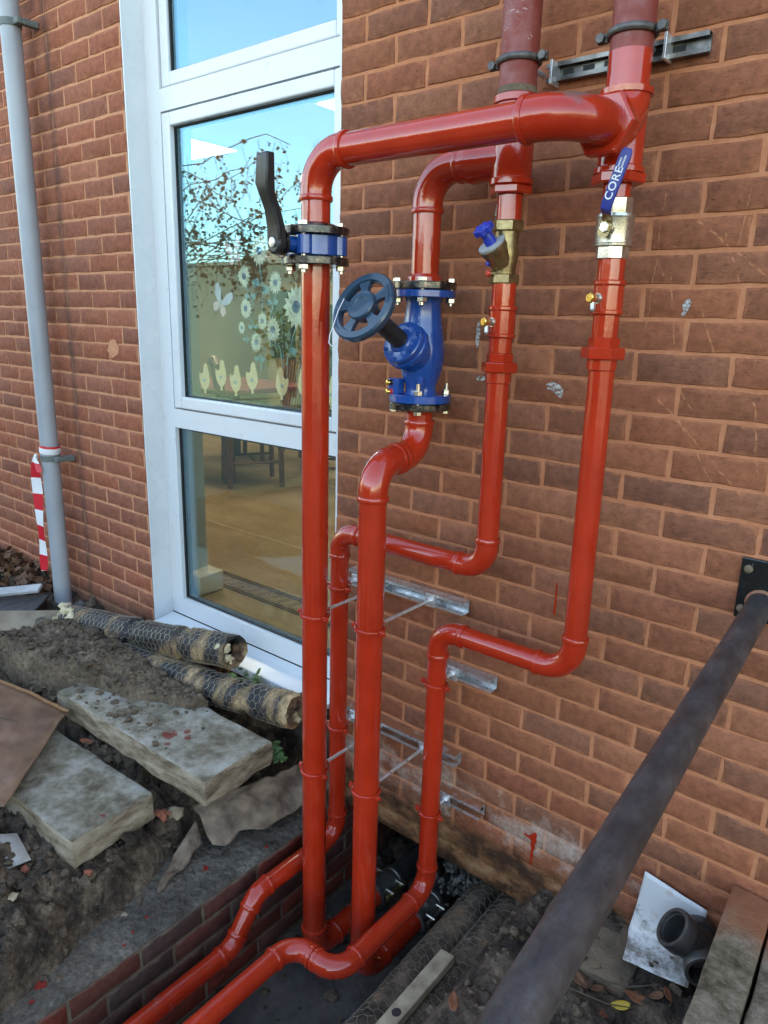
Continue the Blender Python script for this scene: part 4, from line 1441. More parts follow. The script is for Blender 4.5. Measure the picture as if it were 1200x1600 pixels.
for (zt, mt) in ((1.296, 'blue_plastic'), (1.272, 'red_plastic')):
    d_ = Vector((-.55, -.83, .05)).normalized()
    q0 = Vector((x, Y0, zt)) + d_ * .026
    o = MB().lathe(q0, d_, [(0, .0085), (.010, .0085), (.010, .0065), (.016, .0065)], 12).build('test_point', 'brass', V3)
    MB().lathe(q0 + d_ * .014, d_, [(0, .0075), (.009, .0075), (.010, .005)], 12).build('cap', mt, o)
    MB().torus(q0 + d_ * .020, d_, .0062, .0013, 14, 5, 0, 4.8).build('strap', 'print_white', o)

V4 = thing('ball_valve', 'nickel ball valve with a blue sleeved lever printed in white', 'valve', (.960, Y0, 1.30))
x = .960
MB().lathe((x, Y0, 1.300), (0, 0, 1), [(0, .0335), (.002, .0365), (.026, .0365), (.028, .035)], 8, .2).build('hexagon_end', 'nickel', V4, ang=22)
MB().lathe((x, Y0, 1.392), (0, 0, 1), [(0, .034), (.002, .0345), (.034, .0345), (.036, .032)], 8, .2).build('hexagon_end', 'nickel', V4, ang=22)
MB().lathe((x, Y0, 1.326), (0, 0, 1), [(0, .038), (.002, .0425), (.006, .0428), (.008, .041), (.058, .041), (.062, .0425), (.068, .0415), (.070, .036)], 36).build('body', 'nickel', V4, ang=28)
st = Vector((x + .004, Y0 - .040, 1.362))
sd = Vector((0, -1, 0))
MB().lathe(st, sd, [(0, .014), (.012, .014), (.012, .008), (.030, .008)], 16).build('stem', 'nickel', V4, ang=28)
MB().hexa(st + sd * .020, sd, .0115, .008, .3).build('stem_nut', 'bolt', V4, ang=22)
MB().lathe(st + sd * .012, sd, [(0, .0125), (.004, .0125)], 18).build('washer', 'bolt', V4, ang=25)
# lever: flat strap, joggled outwards, then the vinyl grip
la = R(21)
lx = Vector((math.sin(la), 0, math.cos(la)))
side_ = Vector((sd.x, sd.y, 0)).cross(lx).normalized()
lx = side_.cross(Vector((sd.x, sd.y, 0))).normalized()
lx = Vector((.325, 0, .946)).normalized()
side_ = sd.cross(lx).normalized()
def strap(path, w, th, mat, name, parent, bev=.0):
    vs_, fs_ = [], []
    for (u_, o_, ww) in path:
        c_ = st + sd * (.016 + o_) + lx * u_
        for (a, b) in ((-1, -1), (1, -1), (1, 1), (-1, 1)):
            vs_.append(c_ + side_ * (ww * a) + sd * (th * b))
    n_ = len(path)
    for i in range(n_ - 1):
        for k in range(4):
            k2 = (k + 1) % 4
            fs_.append((i * 4 + k, i * 4 + k2, i * 4 + 4 + k2, i * 4 + 4 + k))
    fs_ += [(3, 2, 1, 0), tuple(range(n_ * 4 - 4, n_ * 4))]
    return MB().add(vs_, fs_).build(name, mat, parent, ang=30, bevel=bev)
LV = strap([(-.020, .004, .009), (-.012, .004, .013), (.010, .004, .013), (.020, .014, .0115), (.030, .034, .011), (.044, .040, .011)], .012, .0016, 'brass', 'lever', V4)
gr = strap([(.026, .026, .0118), (.033, .036, .0122), (.046, .041, .0124), (.090, .0420, .0128), (.132, .0430, .0130), (.146, .0432, .0115), (.152, .0432, .0078)], .0128, .0036, 'blue_vinyl', 'grip', LV, .003)
cu = bpy.data.curves.new('lever_text', 'FONT')
cu.body = 'CORE'
cu.size = .0235
cu.extrude = .0002
cu.offset = .0003
cu.space_character = 1.08
cu.align_x = 'CENTER'
cu.align_y = 'CENTER'
to = bpy.data.objects.new('lever_text', cu)
COL.objects.link(to)
dg = bpy.context.evaluated_depsgraph_get()
tm = bpy.data.meshes.new_from_object(to.evaluated_get(dg))
bpy.data.objects.remove(to)
tc = st + sd * (.016 + .0420 + .0041) + lx * .083
yv = sd.cross(lx).normalized()
for v in tm.vertices:
    p = tc + lx * v.co.x + yv * v.co.y + sd * v.co.z
    v.co = p
tm.materials.clear()
tm.materials.append(MAT['print_white'])
txt = bpy.data.objects.new('lettering', tm)
COL.objects.link(txt)
txt.parent = gr
# two rows of tiny print above it
m = MB()
for row, yy in enumerate((.0045, -.0030)):
    u_ = .115
    while u_ < .132 + row * .004:
        w_ = .0016
        c_ = st + sd * (.016 + .0427 + .0042) + lx * u_ + yv * yy
        m.add([c_ - yv * .002, c_ - yv * .002 + lx * w_, c_ + yv * .002 + lx * w_, c_ + yv * .002], [(0, 1, 2, 3)])
        u_ += .0026
m.build('small_print', 'print_white', gr, smooth=False)

# ------------------------------------------------------------------ strut channel, clips, rods
def channel(label, x0, x1, z, deep=.041, mat='strut_zinc', h=.041, grp='strut channels on the wall'):
    t_ = thing('strut_channel', label, 'bracket', ((x0 + x1) / 2, 0, z), grp)
    th_ = .0025
    hh = h / 2
    lip = .0095
    out = [(-.002, -hh), (-deep, -hh), (-deep, -hh + lip), (-deep + .007, -hh + lip), (-deep + .007, -hh + lip - th_), (-deep + th_, -hh + lip - th_), (-deep + th_, -hh + th_), (-.002 - th_, -hh + th_)]
    poly = out + [(a, -b) for a, b in reversed(out)]
    # keep the ring order simple: outer then inner
    prof = [(-.004, -hh), (-deep, -hh), (-deep, -hh + lip), (-deep + .006, -hh + lip), (-deep + .006, -hh + lip - th_), (-deep + th_, -hh + lip - th_), (-deep + th_, -hh + th_),
            (-.004 - th_, -hh + th_), (-.004 - th_, hh - th_), (-deep + th_, hh - th_), (-deep + th_, hh - lip + th_), (-deep + .006, hh - lip + th_), (-deep + .006, hh - lip), (-deep, hh - lip), (-deep, hh), (-.004, hh)]
    MB().prism(prof, (x0, 0, z), (0, 1, 0), (0, 0, 1), (1, 0, 0), x1 - x0).build('channel', mat, t_, smooth=False)
    k = x0 + .035
    sl_ = MB()
    while k < x1 - .03:
        sl_.bx(k, k + .028, -.004 - th_ - .0012, -.004 - th_, z - .0065, z + .0065)
        k += .052
    sl_.build('slot', 'gasket', t_, smooth=False)
    return t_
channel('dark weathered shallow strut channel behind the tops of the two risers', .705, 1.080, 1.742, .024, 'strut_dark', .041)
channel('long galvanised strut channel with two rods, below the upper red elbow', .105, .568, .318)
channel('long galvanised strut channel with orange dust and two rods, lower on the wall', .100, .572, -.205)
channel('short galvanised strut channel just under the right crossing pipe', .500, .683, .102)
channel('short galvanised strut channel with orange dust, lowest on the wall', .500, .672, -.350)
for (xx, zz) in ((.735, 1.742), (1.0, 1.742)):
    pass

def clip(label, x, y, z, r, ychan, mat='red_paint', rod=True, deep=.041, ang=(.2, .2 + math.pi), zoff=.0, xo=0.0):
    t_ = thing('pipe_clip', label, 'clip', (x, y, z), 'pipe clips')
    rg = MB().torus((x, y, z), (0, 0, 1), r + .0030, .0042, 40, 8, sq=1.5).build('ring', mat, t_)
    for s in (-1, 1):
        d = Vector((s, -.12, 0)).normalized()
        c = Vector((x, y, z)) + d * (r + .012)
        MB().box(c, (.020, .0075, .013)).build('lug', mat, t_, smooth=False, bevel=.002)
        o = MB().hexa(c + Vector((0, -.0035, 0)), (0, -1, 0), .0068, .006, .2).build('bolt', mat if s < 0 or mat != 'red_paint' else mat, t_, ang=25)
    if rod:
        MB().tube([(x + xo, y + r + .002, z), (x + xo, -.006, z)], .0052, 10).build('rod', 'zinc', t_)
        MB().lathe((x + xo, y + r + .003, z), (0, 1, 0), [(0, .0095), (.014, .0095)], 10).build('boss', mat, t_)
        MB().box((x + xo, -deep - .003, z), (.036, .004, .042)).build('plate', 'zinc', t_, smooth=False, bevel=.001)
        MB().hexa((x + xo, -deep - .005, z), (0, -1, 0), .0100, .008, .1).build('nut', 'zinc', t_, ang=25)
    return t_
clip('red pipe clip, upper one on the pipe in front of the window', AX, AY, .305, r25, 0)
clip('red pipe clip, lower one on the pipe in front of the window', AX, AY, -.222, r25, 0)
clip('red pipe clip, upper one on the pipe below the handwheel valve', BLX, BLY, .318, r25, 0)
clip('red pipe clip, lower one on the pipe below the handwheel valve', BLX, BLY, -.205, r25, 0)
clip('red pipe clip, upper one on the thin pipe near the sill', xl, YL, .305, r2_, 0)
clip('red pipe clip, lower one on the thin pipe near the sill', xl, YL, -.210, r2_, 0)
clip('red pipe clip, upper one on the thin pipe at the right', xd, Y0, .100, r2_, 0)
clip('red pipe clip, lower one on the thin pipe at the right', xd, Y0, -.350, r2_, 0)
for (xx, zz, lab) in ((.690, 1.742, 'grey bracket ring round the scuffed left riser'), (.957, 1.748, 'grey bracket ring round the right riser')):
    t_ = thing('pipe_clip', lab, 'clip', (xx, Y0, zz), 'riser clips')
    MB().torus((xx, Y0, zz), (0, 0, 1), r3 + .004, .0058, 44, 10, sq=1.3).build('ring', 'clip_grey', t_)
    for s in (-1, 1):
        c = Vector((xx + s * (r3 + .018), Y0 - .004, zz))
        MB().box(c, (.026, .011, .020)).build('lug', 'clip_grey', t_, smooth=False, bevel=.004)
        o = MB().hexa(c + Vector((s * .003, -.005, 0)), (0, -1, 0), .0105, .009, .2).build('bolt', 'clip_grey' if s < 0 else 'clip_grey', t_, ang=25)
    MB().tube([(xx, Y0 + r3, zz), (xx, -.012, zz)], .008, 12).build('rod', 'zinc', t_)
    MB().box((xx + .040, -.028, zz - .006), (.006, .044, .052)).build('plate', 'zinc', t_, smooth=False, bevel=.001)

# ================================================================== THINGS AROUND
# ---- downpipe with barrier tape
DX, DY, DR = -1.825, -.085, .042
D = thing('downpipe', 'grey plastic downpipe standing against the left brick wall', 'downpipe', (DX, DY, -.33))
MB().tube([(DX, DY, -.36), (DX, DY, 3.2)], DR, 32).build('pipe', 'downpipe_grey', D)
for zz in (2.335, .46):
    o = MB().lathe((DX, DY, zz - .014), (0, 0, 1), [(0, DR), (0, DR + .004), (.028, DR + .004), (.028, DR)], 32).build('clip_band', 'clip_olive', D)
    m = MB()
    m.bx(DX + DR - .004, DX + DR + .045, DY - .012, DY + .012, zz - .013, zz + .013)
    m.bx(DX + DR + .012, DX + DR + .044, DY + .012, -.003, zz - .013, zz + .013)
    m.build('clip_bracket', 'clip_olive', o, smooth=False, bevel=.005)
TP = thing('barrier_tape', 'red and white barrier tape tied round the grey downpipe', 'tape', (DX, DY - .05, .45), None)
MB().lathe((DX, DY, .484), (.10, .05, 1), [(0, DR + .0055), (.012, DR + .0075), (.034, DR + .0065), (.04, DR + .0055)], 28, caps=False).build('loop', 'tape', TP)
def ribbon(pts, w, tw, name, th=.0008):
    m = MB()
    vs_, fs_ = [], []
    for i, p in enumerate(pts):
        a = tw[i]
        s_ = Vector((math.cos(a), math.sin(a), 0)) * w[i] / 2
        n_ = Vector((-math.sin(a), math.cos(a), 0)) * th
        p = Vector(p)
        vs_ += [p - s_ - n_, p + s_ - n_, p + s_ + n_, p - s_ + n_]
    for i in range(len(pts) - 1):
        for k in range(4):
            k2 = (k + 1) % 4
            fs_.append((i * 4 + k, i * 4 + k2, i * 4 + 4 + k2, i * 4 + 4 + k))
    fs_ += [(0, 1, 2, 3), tuple(range(len(pts) * 4 - 4, len(pts) * 4))]
    m.add(vs_, fs_)
    return m.build(name, 'tape', TP, ang=60)
kx, ky = DX - .030, DY - .056
n_ = 14
ribbon([(kx - .006 * math.sin(i * .7) - .014 * min(1, i / 3), ky - .004 - .004 * math.cos(i * .9), .468 - i * .0455) for i in range(n_)],
       [.014, .036, .044, .046] + [.048 - .0006 * i for i in range(9)] + [.030], [.5 + .35 * math.sin(i * .55) for i in range(n_)], 'tail')
ribbon([(kx + .002 + i * .011, ky - .006, .462 - i * .022) for i in range(4)], [.012, .026, .030, .026], [.3, .5, .6, .7], 'short_tail')
MB().blob((kx + .002, ky - .002, .470), .011, 2, (1, .8, 1.2), .3, 3).build('knot', 'tape', TP)

# ---- handrail tube and its wall plate
HR = thing('handrail', 'thick dark metal handrail tube running out from the wall plate towards the viewer', 'handrail', (1.35, 0, .55))
A_, B_ = Vector((1.352, -.004, .545)), Vector((1.407, -1.256, .488))
pts = [A_.lerp(B_, i / 24 * 1.8) for i in range(25)]
rs_ = .0285
MB().tube(pts, rs_, 36).build('tube', 'rail_paint', HR, ang=60)
MB().torus(A_ + (B_ - A_).normalized() * .008, (B_ - A_), rs_ + .001, .005, 32, 8).build('weld', 'kerb_red', HR)
pl = MB().bx(1.299, 1.42, -.012, -.002, .500, .648).build('wall_plate', 'plate_black', HR, smooth=False, bevel=.003)
for (bx_, bz_) in ((1.316, .622), (1.313, .524), (1.402, .622), (1.402, .524)):
    MB().lathe((bx_, -.011, bz_), (0, -1, 0), [(0, .010), (.004, .0095), (.007, .006), (.008, .002)], 14).build('bolt', 'kerb_grey', pl)
# far end: the tube turns down to a post
pe = pts[-1]
MB().tube([pe, pe + Vector((0, -.05, -.03)), pe + Vector((0, -.07, -.10)), Vector((pe.x, pe.y - .07, -.50))], rs_, 24).build('post', 'rail_paint', HR, ang=60)

# ---- lagged pipes with chicken wire
def hexnet(m, P, Lu, Lv, cell, r=.0009, rnd=random, jt=.08):
    """honeycomb of wire on a surface P(u, v)"""
    a = cell / math.sqrt(3)
    nu = int(Lu / cell)
    nv = max(4, int(round(Lv / (1.5 * a) / 2)) * 2)
    av = Lv / (nv * 1.5)
    jit = {}
    def pt(i2, j, k):
        key = (i2, j % nv, k)
        if key not in jit:
            jit[key] = (rnd.uniform(-jt, jt) * cell, rnd.uniform(-jt, jt) * cell)
        du, dv_ = jit[key]
        return P(i2 * cell / 2 + du, j * 1.5 * av + (0 if k == 0 else av) + dv_)
    for j in range(nv):
        for i in range(nu):
            i2 = 2 * i + (j % 2)
            A, B = pt(i2, j, 0), pt(i2, j, 1)
            m.tube([A, B], r * 1.35, 3, caps=False)
            for d in (-1, 1):
                i3 = i2 + d
                if 0 <= i3 <= 2 * nu:
                    m.tube([B, pt(i3, j + 1, 0)], r, 3, caps=False)

def lagged(name, label, A, B, r, seed, mat='lagging', net=True, hollow=True, bend=.0, cell=.028, grp=None, gap=None):
    A, B = Vector(A), Vector(B)
    rnd = random.Random(seed)
    ax = (B - A)
    L = ax.length
    d, u, w = frame_of(ax)
    t_ = thing(name, label, 'lagged pipe', tuple(A.lerp(B, .5) - Vector((0, 0, r))), grp)
    o3 = Vector((seed * 2.3, seed, seed * .7))
    def surf(s, a, k=1.0):
        c = A + d * s + Vector((0, 0, -1)) * bend * math.sin(math.pi * s / L)
        nn = mnoise.fractal(o3 + Vector((s * 6, math.cos(a) * .8, math.sin(a) * .8)), .9, 2., 3)
        n2 = mnoise.noise(o3 + Vector((s * 22, math.cos(a) * 2.5, math.sin(a) * 2.5)))
        rr = r * k * (1 + .07 * nn + .03 * n2)
        if gap:
            for g, gw in gap:
                if abs(s - g) < gw:
                    rr *= .80 + .06 * n2
        return c + (u * math.cos(a) + w * math.sin(a)) * rr
    na, ns = 40, int(L / .014)
    vs_, fs_ = [], []
    for i in range(ns + 1):
        for k in range(na):
            a = 2 * math.pi * k / na
            s = L * i / ns
            if i in (0, ns):
                s += (1 if i else -1) * .022 * mnoise.noise(o3 + Vector((math.cos(a) * 2, math.sin(a) * 2, i)))
            vs_.append(surf(s, a))
    for i in range(ns):
        for k in range(na):
            k2 = (k + 1) % na
            fs_.append((i * na + k, i * na + k2, (i + 1) * na + k2, (i + 1) * na + k))
    m = MB().add(vs_, fs_)
    # torn inner mouth at the end towards B and at A
    for (s0, sg, base) in ((L, -1, ns * na), (0, 1, 0)):
        ring = [surf(s0 + sg * .06, 2 * math.pi * k / na, .62) for k in range(na)]
        o_ = len(m.v)
        rim = [surf(s0 + sg * .006, 2 * math.pi * k / na, .80) for k in range(na)]
        m.v += [tuple(v) for v in rim] + [tuple(v) for v in ring]
        for k in range(na):
            k2 = (k + 1) % na
            m.f.append((base + k, base + k2, o_ + k2, o_ + k))
            m.f.append((o_ + k, o_ + k2, o_ + na + k2, o_ + na + k))
        m.f.append(tuple(o_ + na + k for k in range(na)))
    m.build('lagging', mat, t_, ang=60)
    if net:
        mm = MB()
        hexnet(mm, lambda s, v: surf(s, v / r, 1.035), L, 2 * math.pi * r, cell, .0008 if mat == 'lagging' else .0007, rnd, .10 if mat == 'lagging' else .17)
        tag(mm.build('wire_mesh', 'chicken_wire', t_, smooth=False), kind='stuff')
    # frayed wads of packing at the ends
    for (s0, cnt) in ((L, 7), (0, 5)):
        for k in range(cnt):
            a = rnd.uniform(0, 6.28)
            MB().blob(surf(s0 - .02 if s0 else .02, a, rnd.uniform(.45, .8)), rnd.uniform(.014, .026), 2, (1, 1, 1), .5, seed + k).build('packing', 'lag_inner' if rnd.random() < .6 else 'foam_cream', t_, ang=60)
    return t_
g_ = 'lagged pipe offcuts by the window'
lagged('lagged_pipe', 'upper pipe offcut of black lagging in chicken wire resting on the window sill', (-1.47, -.235, -.245), (-.415, -.115, -.112), .066, 11, bend=.006, grp=g_, gap=[(.50, .035), (.80, .02)])
lagged('lagged_pipe', 'lower pipe offcut of black lagging in chicken wire lying below the sill', (-.98, -.262, -.272), (-.085, -.105, -.248), .064, 14, bend=.010, grp=g_, gap=[(.70, .02)])
g_ = 'old lagged pipes in the trench'
lagged('lagged_pipe', 'old buried pipe in wire mesh, left one, beside the red pipe in the trench', (.655, -2.0, -.785), (.655, .35, -.745), .054, 23, 'lagging_buried', grp=g_)
lagged('lagged_pipe', 'old buried pipe in wire mesh, right one, under the timber batten', (.770, -2.0, -.750), (.770, .30, -.715), .056, 26, 'lagging_buried', grp=g_)

# ---- slabs
def slab(label, c, size, rz, rx, ry, mat, seed, grp):
    rnd = random.Random(seed)
    bm = bmesh.new()
    bmesh.ops.create_cube(bm, size=1)
    bmesh.ops.scale(bm, vec=size, verts=bm.verts)
    bmesh.ops.bevel(bm, geom=list(bm.edges), offset=.010, segments=2, affect='EDGES', profile=.6)
    bmesh.ops.triangulate(bm, faces=bm.faces)
    for _ in range(2):
        long_e = [e for e in bm.edges if e.calc_length() > .045]
        if long_e:
            bmesh.ops.subdivide_edges(bm, edges=long_e, cuts=3, use_grid_fill=True)
            bmesh.ops.triangulate(bm, faces=bm.faces)
    M_ = Matrix.Translation(c) @ Euler((rx, ry, rz)).to_matrix().to_4x4()
    for v in bm.verts:
        p = v.co.copy()
        ex = min(size[0] / 2 - abs(p.x), 1)
        e_ = sum(1 for k in range(3) if size[k] / 2 - abs(p[k]) < .02)
        n1 = mnoise.fractal(p * 9 + Vector((seed, 0, 0)), .8, 2.1, 4)
        amp = .003 + (.005 if e_ >= 2 else 0) + (.004 if p.z < size[2] / 2 - .02 else 0)
        v.co += p.normalized() * n1 * amp
        v.co = M_ @ v.co
    me = bpy.data.meshes.new('paving_slab')
    bm.to_mesh(me)
    bm.free()
    me.shade_smooth()
    me.set_sharp_from_angle(angle=R(50))
    me.materials.append(MAT[mat])
    o = bpy.data.objects.new('paving_slab', me)
    COL.objects.link(o)
    return tag(o, label, 'slab', grp)
g_ = 'lifted concrete slabs'
slab('long pale concrete slab spattered with red paint below the lagged offcuts', (-.472, -.432, -.318), (.885, .300, .094), R(1.8), R(0), R(.6), 'slab_concrete', 4, g_)
slab('mossy concrete slab half under the brown sheet, nearest the trench', (-.535, -.790, -.418), (.66, .292, .098), R(2.5), R(1.5), R(0.5), 'slab_concrete_b', 9, g_)

# ---- brown sheet with a serrated edge
BS = thing('brown_sheet', 'glossy brown plastic sheet with a serrated edge lying over the slab', 'sheet', (-.9, -.85, -.33))
gx, gy = 26, 20
P00, P10, P01, P11 = Vector((-1.62, -.80, -.300)), Vector((-.742, -.638, -.292)), Vector((-1.40, -1.40, -.315)), Vector((-.47, -.995, -.335))
vs_, fs_ = [], []
for j in range(gy + 1):
    for i in range(gx + 1):
        a, b = i / gx, j / gy
        p = P00.lerp(P10, a).lerp(P01.lerp(P11, a), b)
        p += Vector((0, 0, .030 * fbm(p.x, p.y, 2.2, 2, 4.) + .006 * fbm(p.x, p.y, 11., 2, 1.) + .018 * math.sin(a * 3.14)))
        vs_.append(p)
for j in range(gy):
    for i in range(gx):
        k = j * (gx + 1) + i
        fs_.append((k, k + 1, k + gx + 2, k + gx + 1))
o = MB().add(vs_, fs_).build('sheet', 'brown_sheet', BS, ang=60)
md = o.modifiers.new('solid', 'SOLIDIFY')
md.thickness = .004
m = MB()
for i in range(gx * 4):
    f_ = i / (gx * 4) * gx
    k = int(f_)
    p = Vector(vs_[k]).lerp(Vector(vs_[min(k + 1, gx)]), f_ - k)
    m.box(p + Vector((0, .004, .003)), (.0045, .014, .006))
tag(m.build('serrated_edge', 'zip_edge', BS, smooth=False), kind='stuff')
MB().tube([(-.98, -.90, -.258), (-.86, -.845, -.250), (-.78, -.80, -.258)], [.003, .004, .002], 6).build('crease_twig', 'twig', BS)

# ---- boards and debris at the far left
o = thing('plank', 'weathered wooden plank with a knot at the left edge', 'plank', (-1.75, -.42, -.31))
d_ = (Vector((-1.46, -.262, -.232)) - Vector((-1.98, -.66, -.262))).normalized()
M_ = Matrix((tuple(d_), tuple(Vector((0, 0, 1)).cross(d_).normalized()), tuple(d_.cross(Vector((0, 0, 1)).cross(d_).normalized())))).transposed()
MB().box((-1.76, -.475, -.268), (.66, .125, .026), M_ @ Euler((R(24), 0, 0)).to_matrix()).build('board', 'wood_plank', o, smooth=False, bevel=.004)
m = MB()
for rr in (.010, .017, .024):
    m.torus((-1.535, -.342, -.2385), (M_ @ Euler((R(24), 0, 0)).to_matrix()) @ Vector((0, 0, 1)), rr, .0016, 20, 5)
m.build('knot', 'twig', o)
o = tag(MB().box((-2.02, -.36, -.225), (.52, .055, .016), Euler((R(20), R(-8), R(38))).to_matrix()).build('metal_strip', 'board_grey', smooth=False, bevel=.002), 'pale grey strip lying on debris at the far left', 'strip')
o = tag(MB().box((-1.93, -.345, -.27), (.42, .16, .012), Euler((R(10), R(-6), R(34))).to_matrix()).build('black_board', 'board_black', smooth=False, bevel=.002), 'black ribbed board under the pale strip', 'board')
m = MB()
m.add([(-1.555, -.225, -.30), (-1.475, -.205, -.28), (-1.42, -.185, -.165), (-1.445, -.195, -.155), (-1.50, -.225, -.215), (-1.53, -.245, -.25)], [(0, 1, 2, 3, 4, 5)])
o = tag(m.build('torn_felt', 'board_black'), 'torn scrap of black felt standing at the end of the lagged offcut', 'felt')
md = o.modifiers.new('solid', 'SOLIDIFY')
md.thickness = .006
m = MB()
for k in range(16):
    m.blob((-1.455 + random.uniform(-.05, .075), -.245 + random.uniform(-.03, .03), -.225 + random.uniform(-.045, .045)), random.uniform(.016, .036), 2, (1, 1, 1), .45, k)
tag(m.build('foam_wad', 'foam_cream', ang=70), 'cream fibrous wad at the left end of the lagged offcut', 'insulation')

# ---- torn membrane on the ledge
def ruled(name, label, top, bot, mat, cat, seed, nu=46, nv=16, fold=.016, rag=.10):
    T_, B2 = [Vector(p) for p in top], [Vector(p) for p in bot]
    def at(P_, f):
        f = f * (len(P_) - 1)
        k = min(int(f), len(P_) - 2)
        return P_[k].lerp(P_[k + 1], f - k)
    vs_, fs_ = [], []
    for i in range(nu + 1):
        u_ = i / nu
        lo = -rag * abs(mnoise.noise(Vector((u_ * 9, seed, 1)))) * 1.4
        hi = 1 + rag * 1.6 * mnoise.noise(Vector((u_ * 7, seed, 5)))
        a_, b_ = at(T_, u_), at(B2, u_)
        for j in range(nv + 1):
            v_ = lo + (hi - lo) * j / nv
            p = a_.lerp(b_, v_)
            w_ = .35 + .65 * math.sin(math.pi * min(1, max(0, v_)))
            p.z += w_ * (fold * mnoise.noise(Vector((u_ * 5 + v_ * 2.2, seed, v_ * 1.5))) * 2 + fold * .7 * abs(mnoise.noise(Vector((u_ * 13 - v_ * 5, seed + 2, v_ * 3)))) + fold * .25 * mnoise.noise(Vector((u_ * 40, v_ * 14, seed)))) + .012
            p.x += w_ * fold * .8 * mnoise.noise(Vector((u_ * 6, v_ * 3, seed + 9)))
            vs_.append(p)
    for i in range(nu):
        for j in range(nv):
            k = i * (nv + 1) + j
            fs_.append((k, k + 1, k + nv + 2, k + nv + 1))
    o = MB().add(vs_, fs_).build(name, mat, ang=75)
    md = o.modifiers.new('solid', 'SOLIDIFY')
    md.thickness = .003
    return tag(o, label, cat)
ruled('torn_membrane', 'crumpled brown membrane torn along the top of the soil bank beside the pipes', [(-.185, -.50, -.50), (-.14, -.38, -.475), (-.09, -.25, -.475), (-.05, -.12, -.47), (-.03, -.02, -.44)], [(-.085, -.50, -.595), (-.035, -.38, -.59), (.0, -.25, -.59), (.03, -.15, -.575), (.04, -.03, -.56)], 'membrane', 'membrane', 3.)
ruled('torn_membrane', 'narrow strip of torn membrane hanging down onto the duct ledge', [(-.170, -.50, -.535), (-.135, -.60, -.575), (-.085, -.715, -.612)], [(-.115, -.52, -.585), (-.085, -.62, -.612), (-.070, -.725, -.622)], 'membrane', 'membrane', 8., 24, 7, .010)

# ---- right side: flagstone, white sheet, iron tee, kerbs
def rough_box(name, label, cat, c, size, rot, mat, seed, amp=.006, grp=None):
    o = slab(label, c, size, rot[2], rot[0], rot[1], mat, seed, grp)
    o.name = name
    o['category'] = cat
    return o
rough_box('flagstone', 'flat worn brown flagstone at the foot of the wall beside the white sheet', 'slab', (1.09, -.115, -.515), (.27, .22, .05), (R(1), R(-2), R(4)), 'kerb_grey', 31)
g_ = 'edging kerbs by the wall'
rough_box('kerb', 'red topped kerb stone running out from the wall, next to the iron tee', 'kerb', (1.462, -.405, -.305), (.094, .80, .20), (0, 0, R(2.5)), 'kerb_top', 33, grp=g_)
rough_box('kerb', 'second kerb stone, outermost in the right corner', 'kerb', (1.562, -.415, -.310), (.094, .80, .20), (0, 0, R(2.5)), 'kerb_top', 35, grp=g_)
SH = thing('white_sheet', 'muddy white plastic sheet bent against the foot of the wall behind the iron tee', 'sheet', (1.25, -.08, -.47))
top0, top1 = Vector((1.186, -.012, -.280)), Vector((1.352, -.012, -.312))
mid0, mid1 = Vector((1.172, -.030, -.468)), Vector((1.345, -.022, -.462))
bot0, bot1 = Vector((1.197, -.152, -.462)), Vector((1.358, -.135, -.452))
vs_, fs_ = [], []
rows = []
for j in range(21):
    f_ = j / 20 * 2
    if f_ < 1:
        a, b = top0.lerp(mid0, f_), top1.lerp(mid1, f_)
    else:
        a, b = mid0.lerp(bot0, f_ - 1), mid1.lerp(bot1, f_ - 1)
    # soften the fold
    sm = math.exp(-((f_ - 1) / .22) ** 2) * .012
    for i in range(13):
        p = a.lerp(b, i / 12) + Vector((0, -sm, sm))
        p += Vector((0, -.004 - .004 * mnoise.noise(p * 9), .003 * mnoise.noise(p * 14)))
        vs_.append(p)
for j in range(20):
    for i in range(12):
        k = j * 13 + i
        fs_.append((k, k + 1, k + 14, k + 13))
o = MB().add(vs_, fs_).build('sheet', 'white_sheet', SH, ang=80)
md = o.modifiers.new('solid', 'SOLIDIFY')
md.thickness = .002
# iron tee
TE = thing('iron_tee', 'black iron pipe tee lying on the white sheet', 'pipe fitting', (1.33, -.13, -.45))
tc_ = Vector((1.362, -.085, -.378))
b1 = Vector((-.66, -.38, .62)).normalized()
b2_ = Vector((.62, -.74, -.22)).normalized()
b2_ = (b2_ - b1 * b1.dot(b2_)).normalized()
def socket(o_, d_, L, r):
    m = MB()
    m.lathe(o_, d_, [(0, r * .84), (L * .55, r * .86), (L * .62, r * .98), (L * .66, r), (L * .96, r), (L, r * .97), (L, r * .80), (L * .97, r * .78), (L * .35, r * .74), (L * .3, 0)], 36, caps=False)
    return m
m = MB()
m.lathe(tc_ - b2_ * .066, b2_, [(0, .040), (.0, .0485), (.004, .050), (.024, .050), (.028, .043), (.104, .043), (.108, .050), (.128, .050), (.132, .0485), (.132, .040), (.10, .038), (.03, .038), (0, .040)], 36, caps=False)
m.build('body', 'iron_fitting', TE, ang=40)
socket(tc_, b1, .098, .0525).build('branch', 'iron_fitting', TE, ang=40)
m = MB().lathe(tc_ + b1 * .088, b1, [(0, .0385), (-.03, .0385)], 30, caps=False)
for k in range(4):
    m.torus(tc_ + b1 * (.088 - k * .006), b1, .0395, .0012, 30, 5)
m.build('thread', 'iron_fitting', TE)
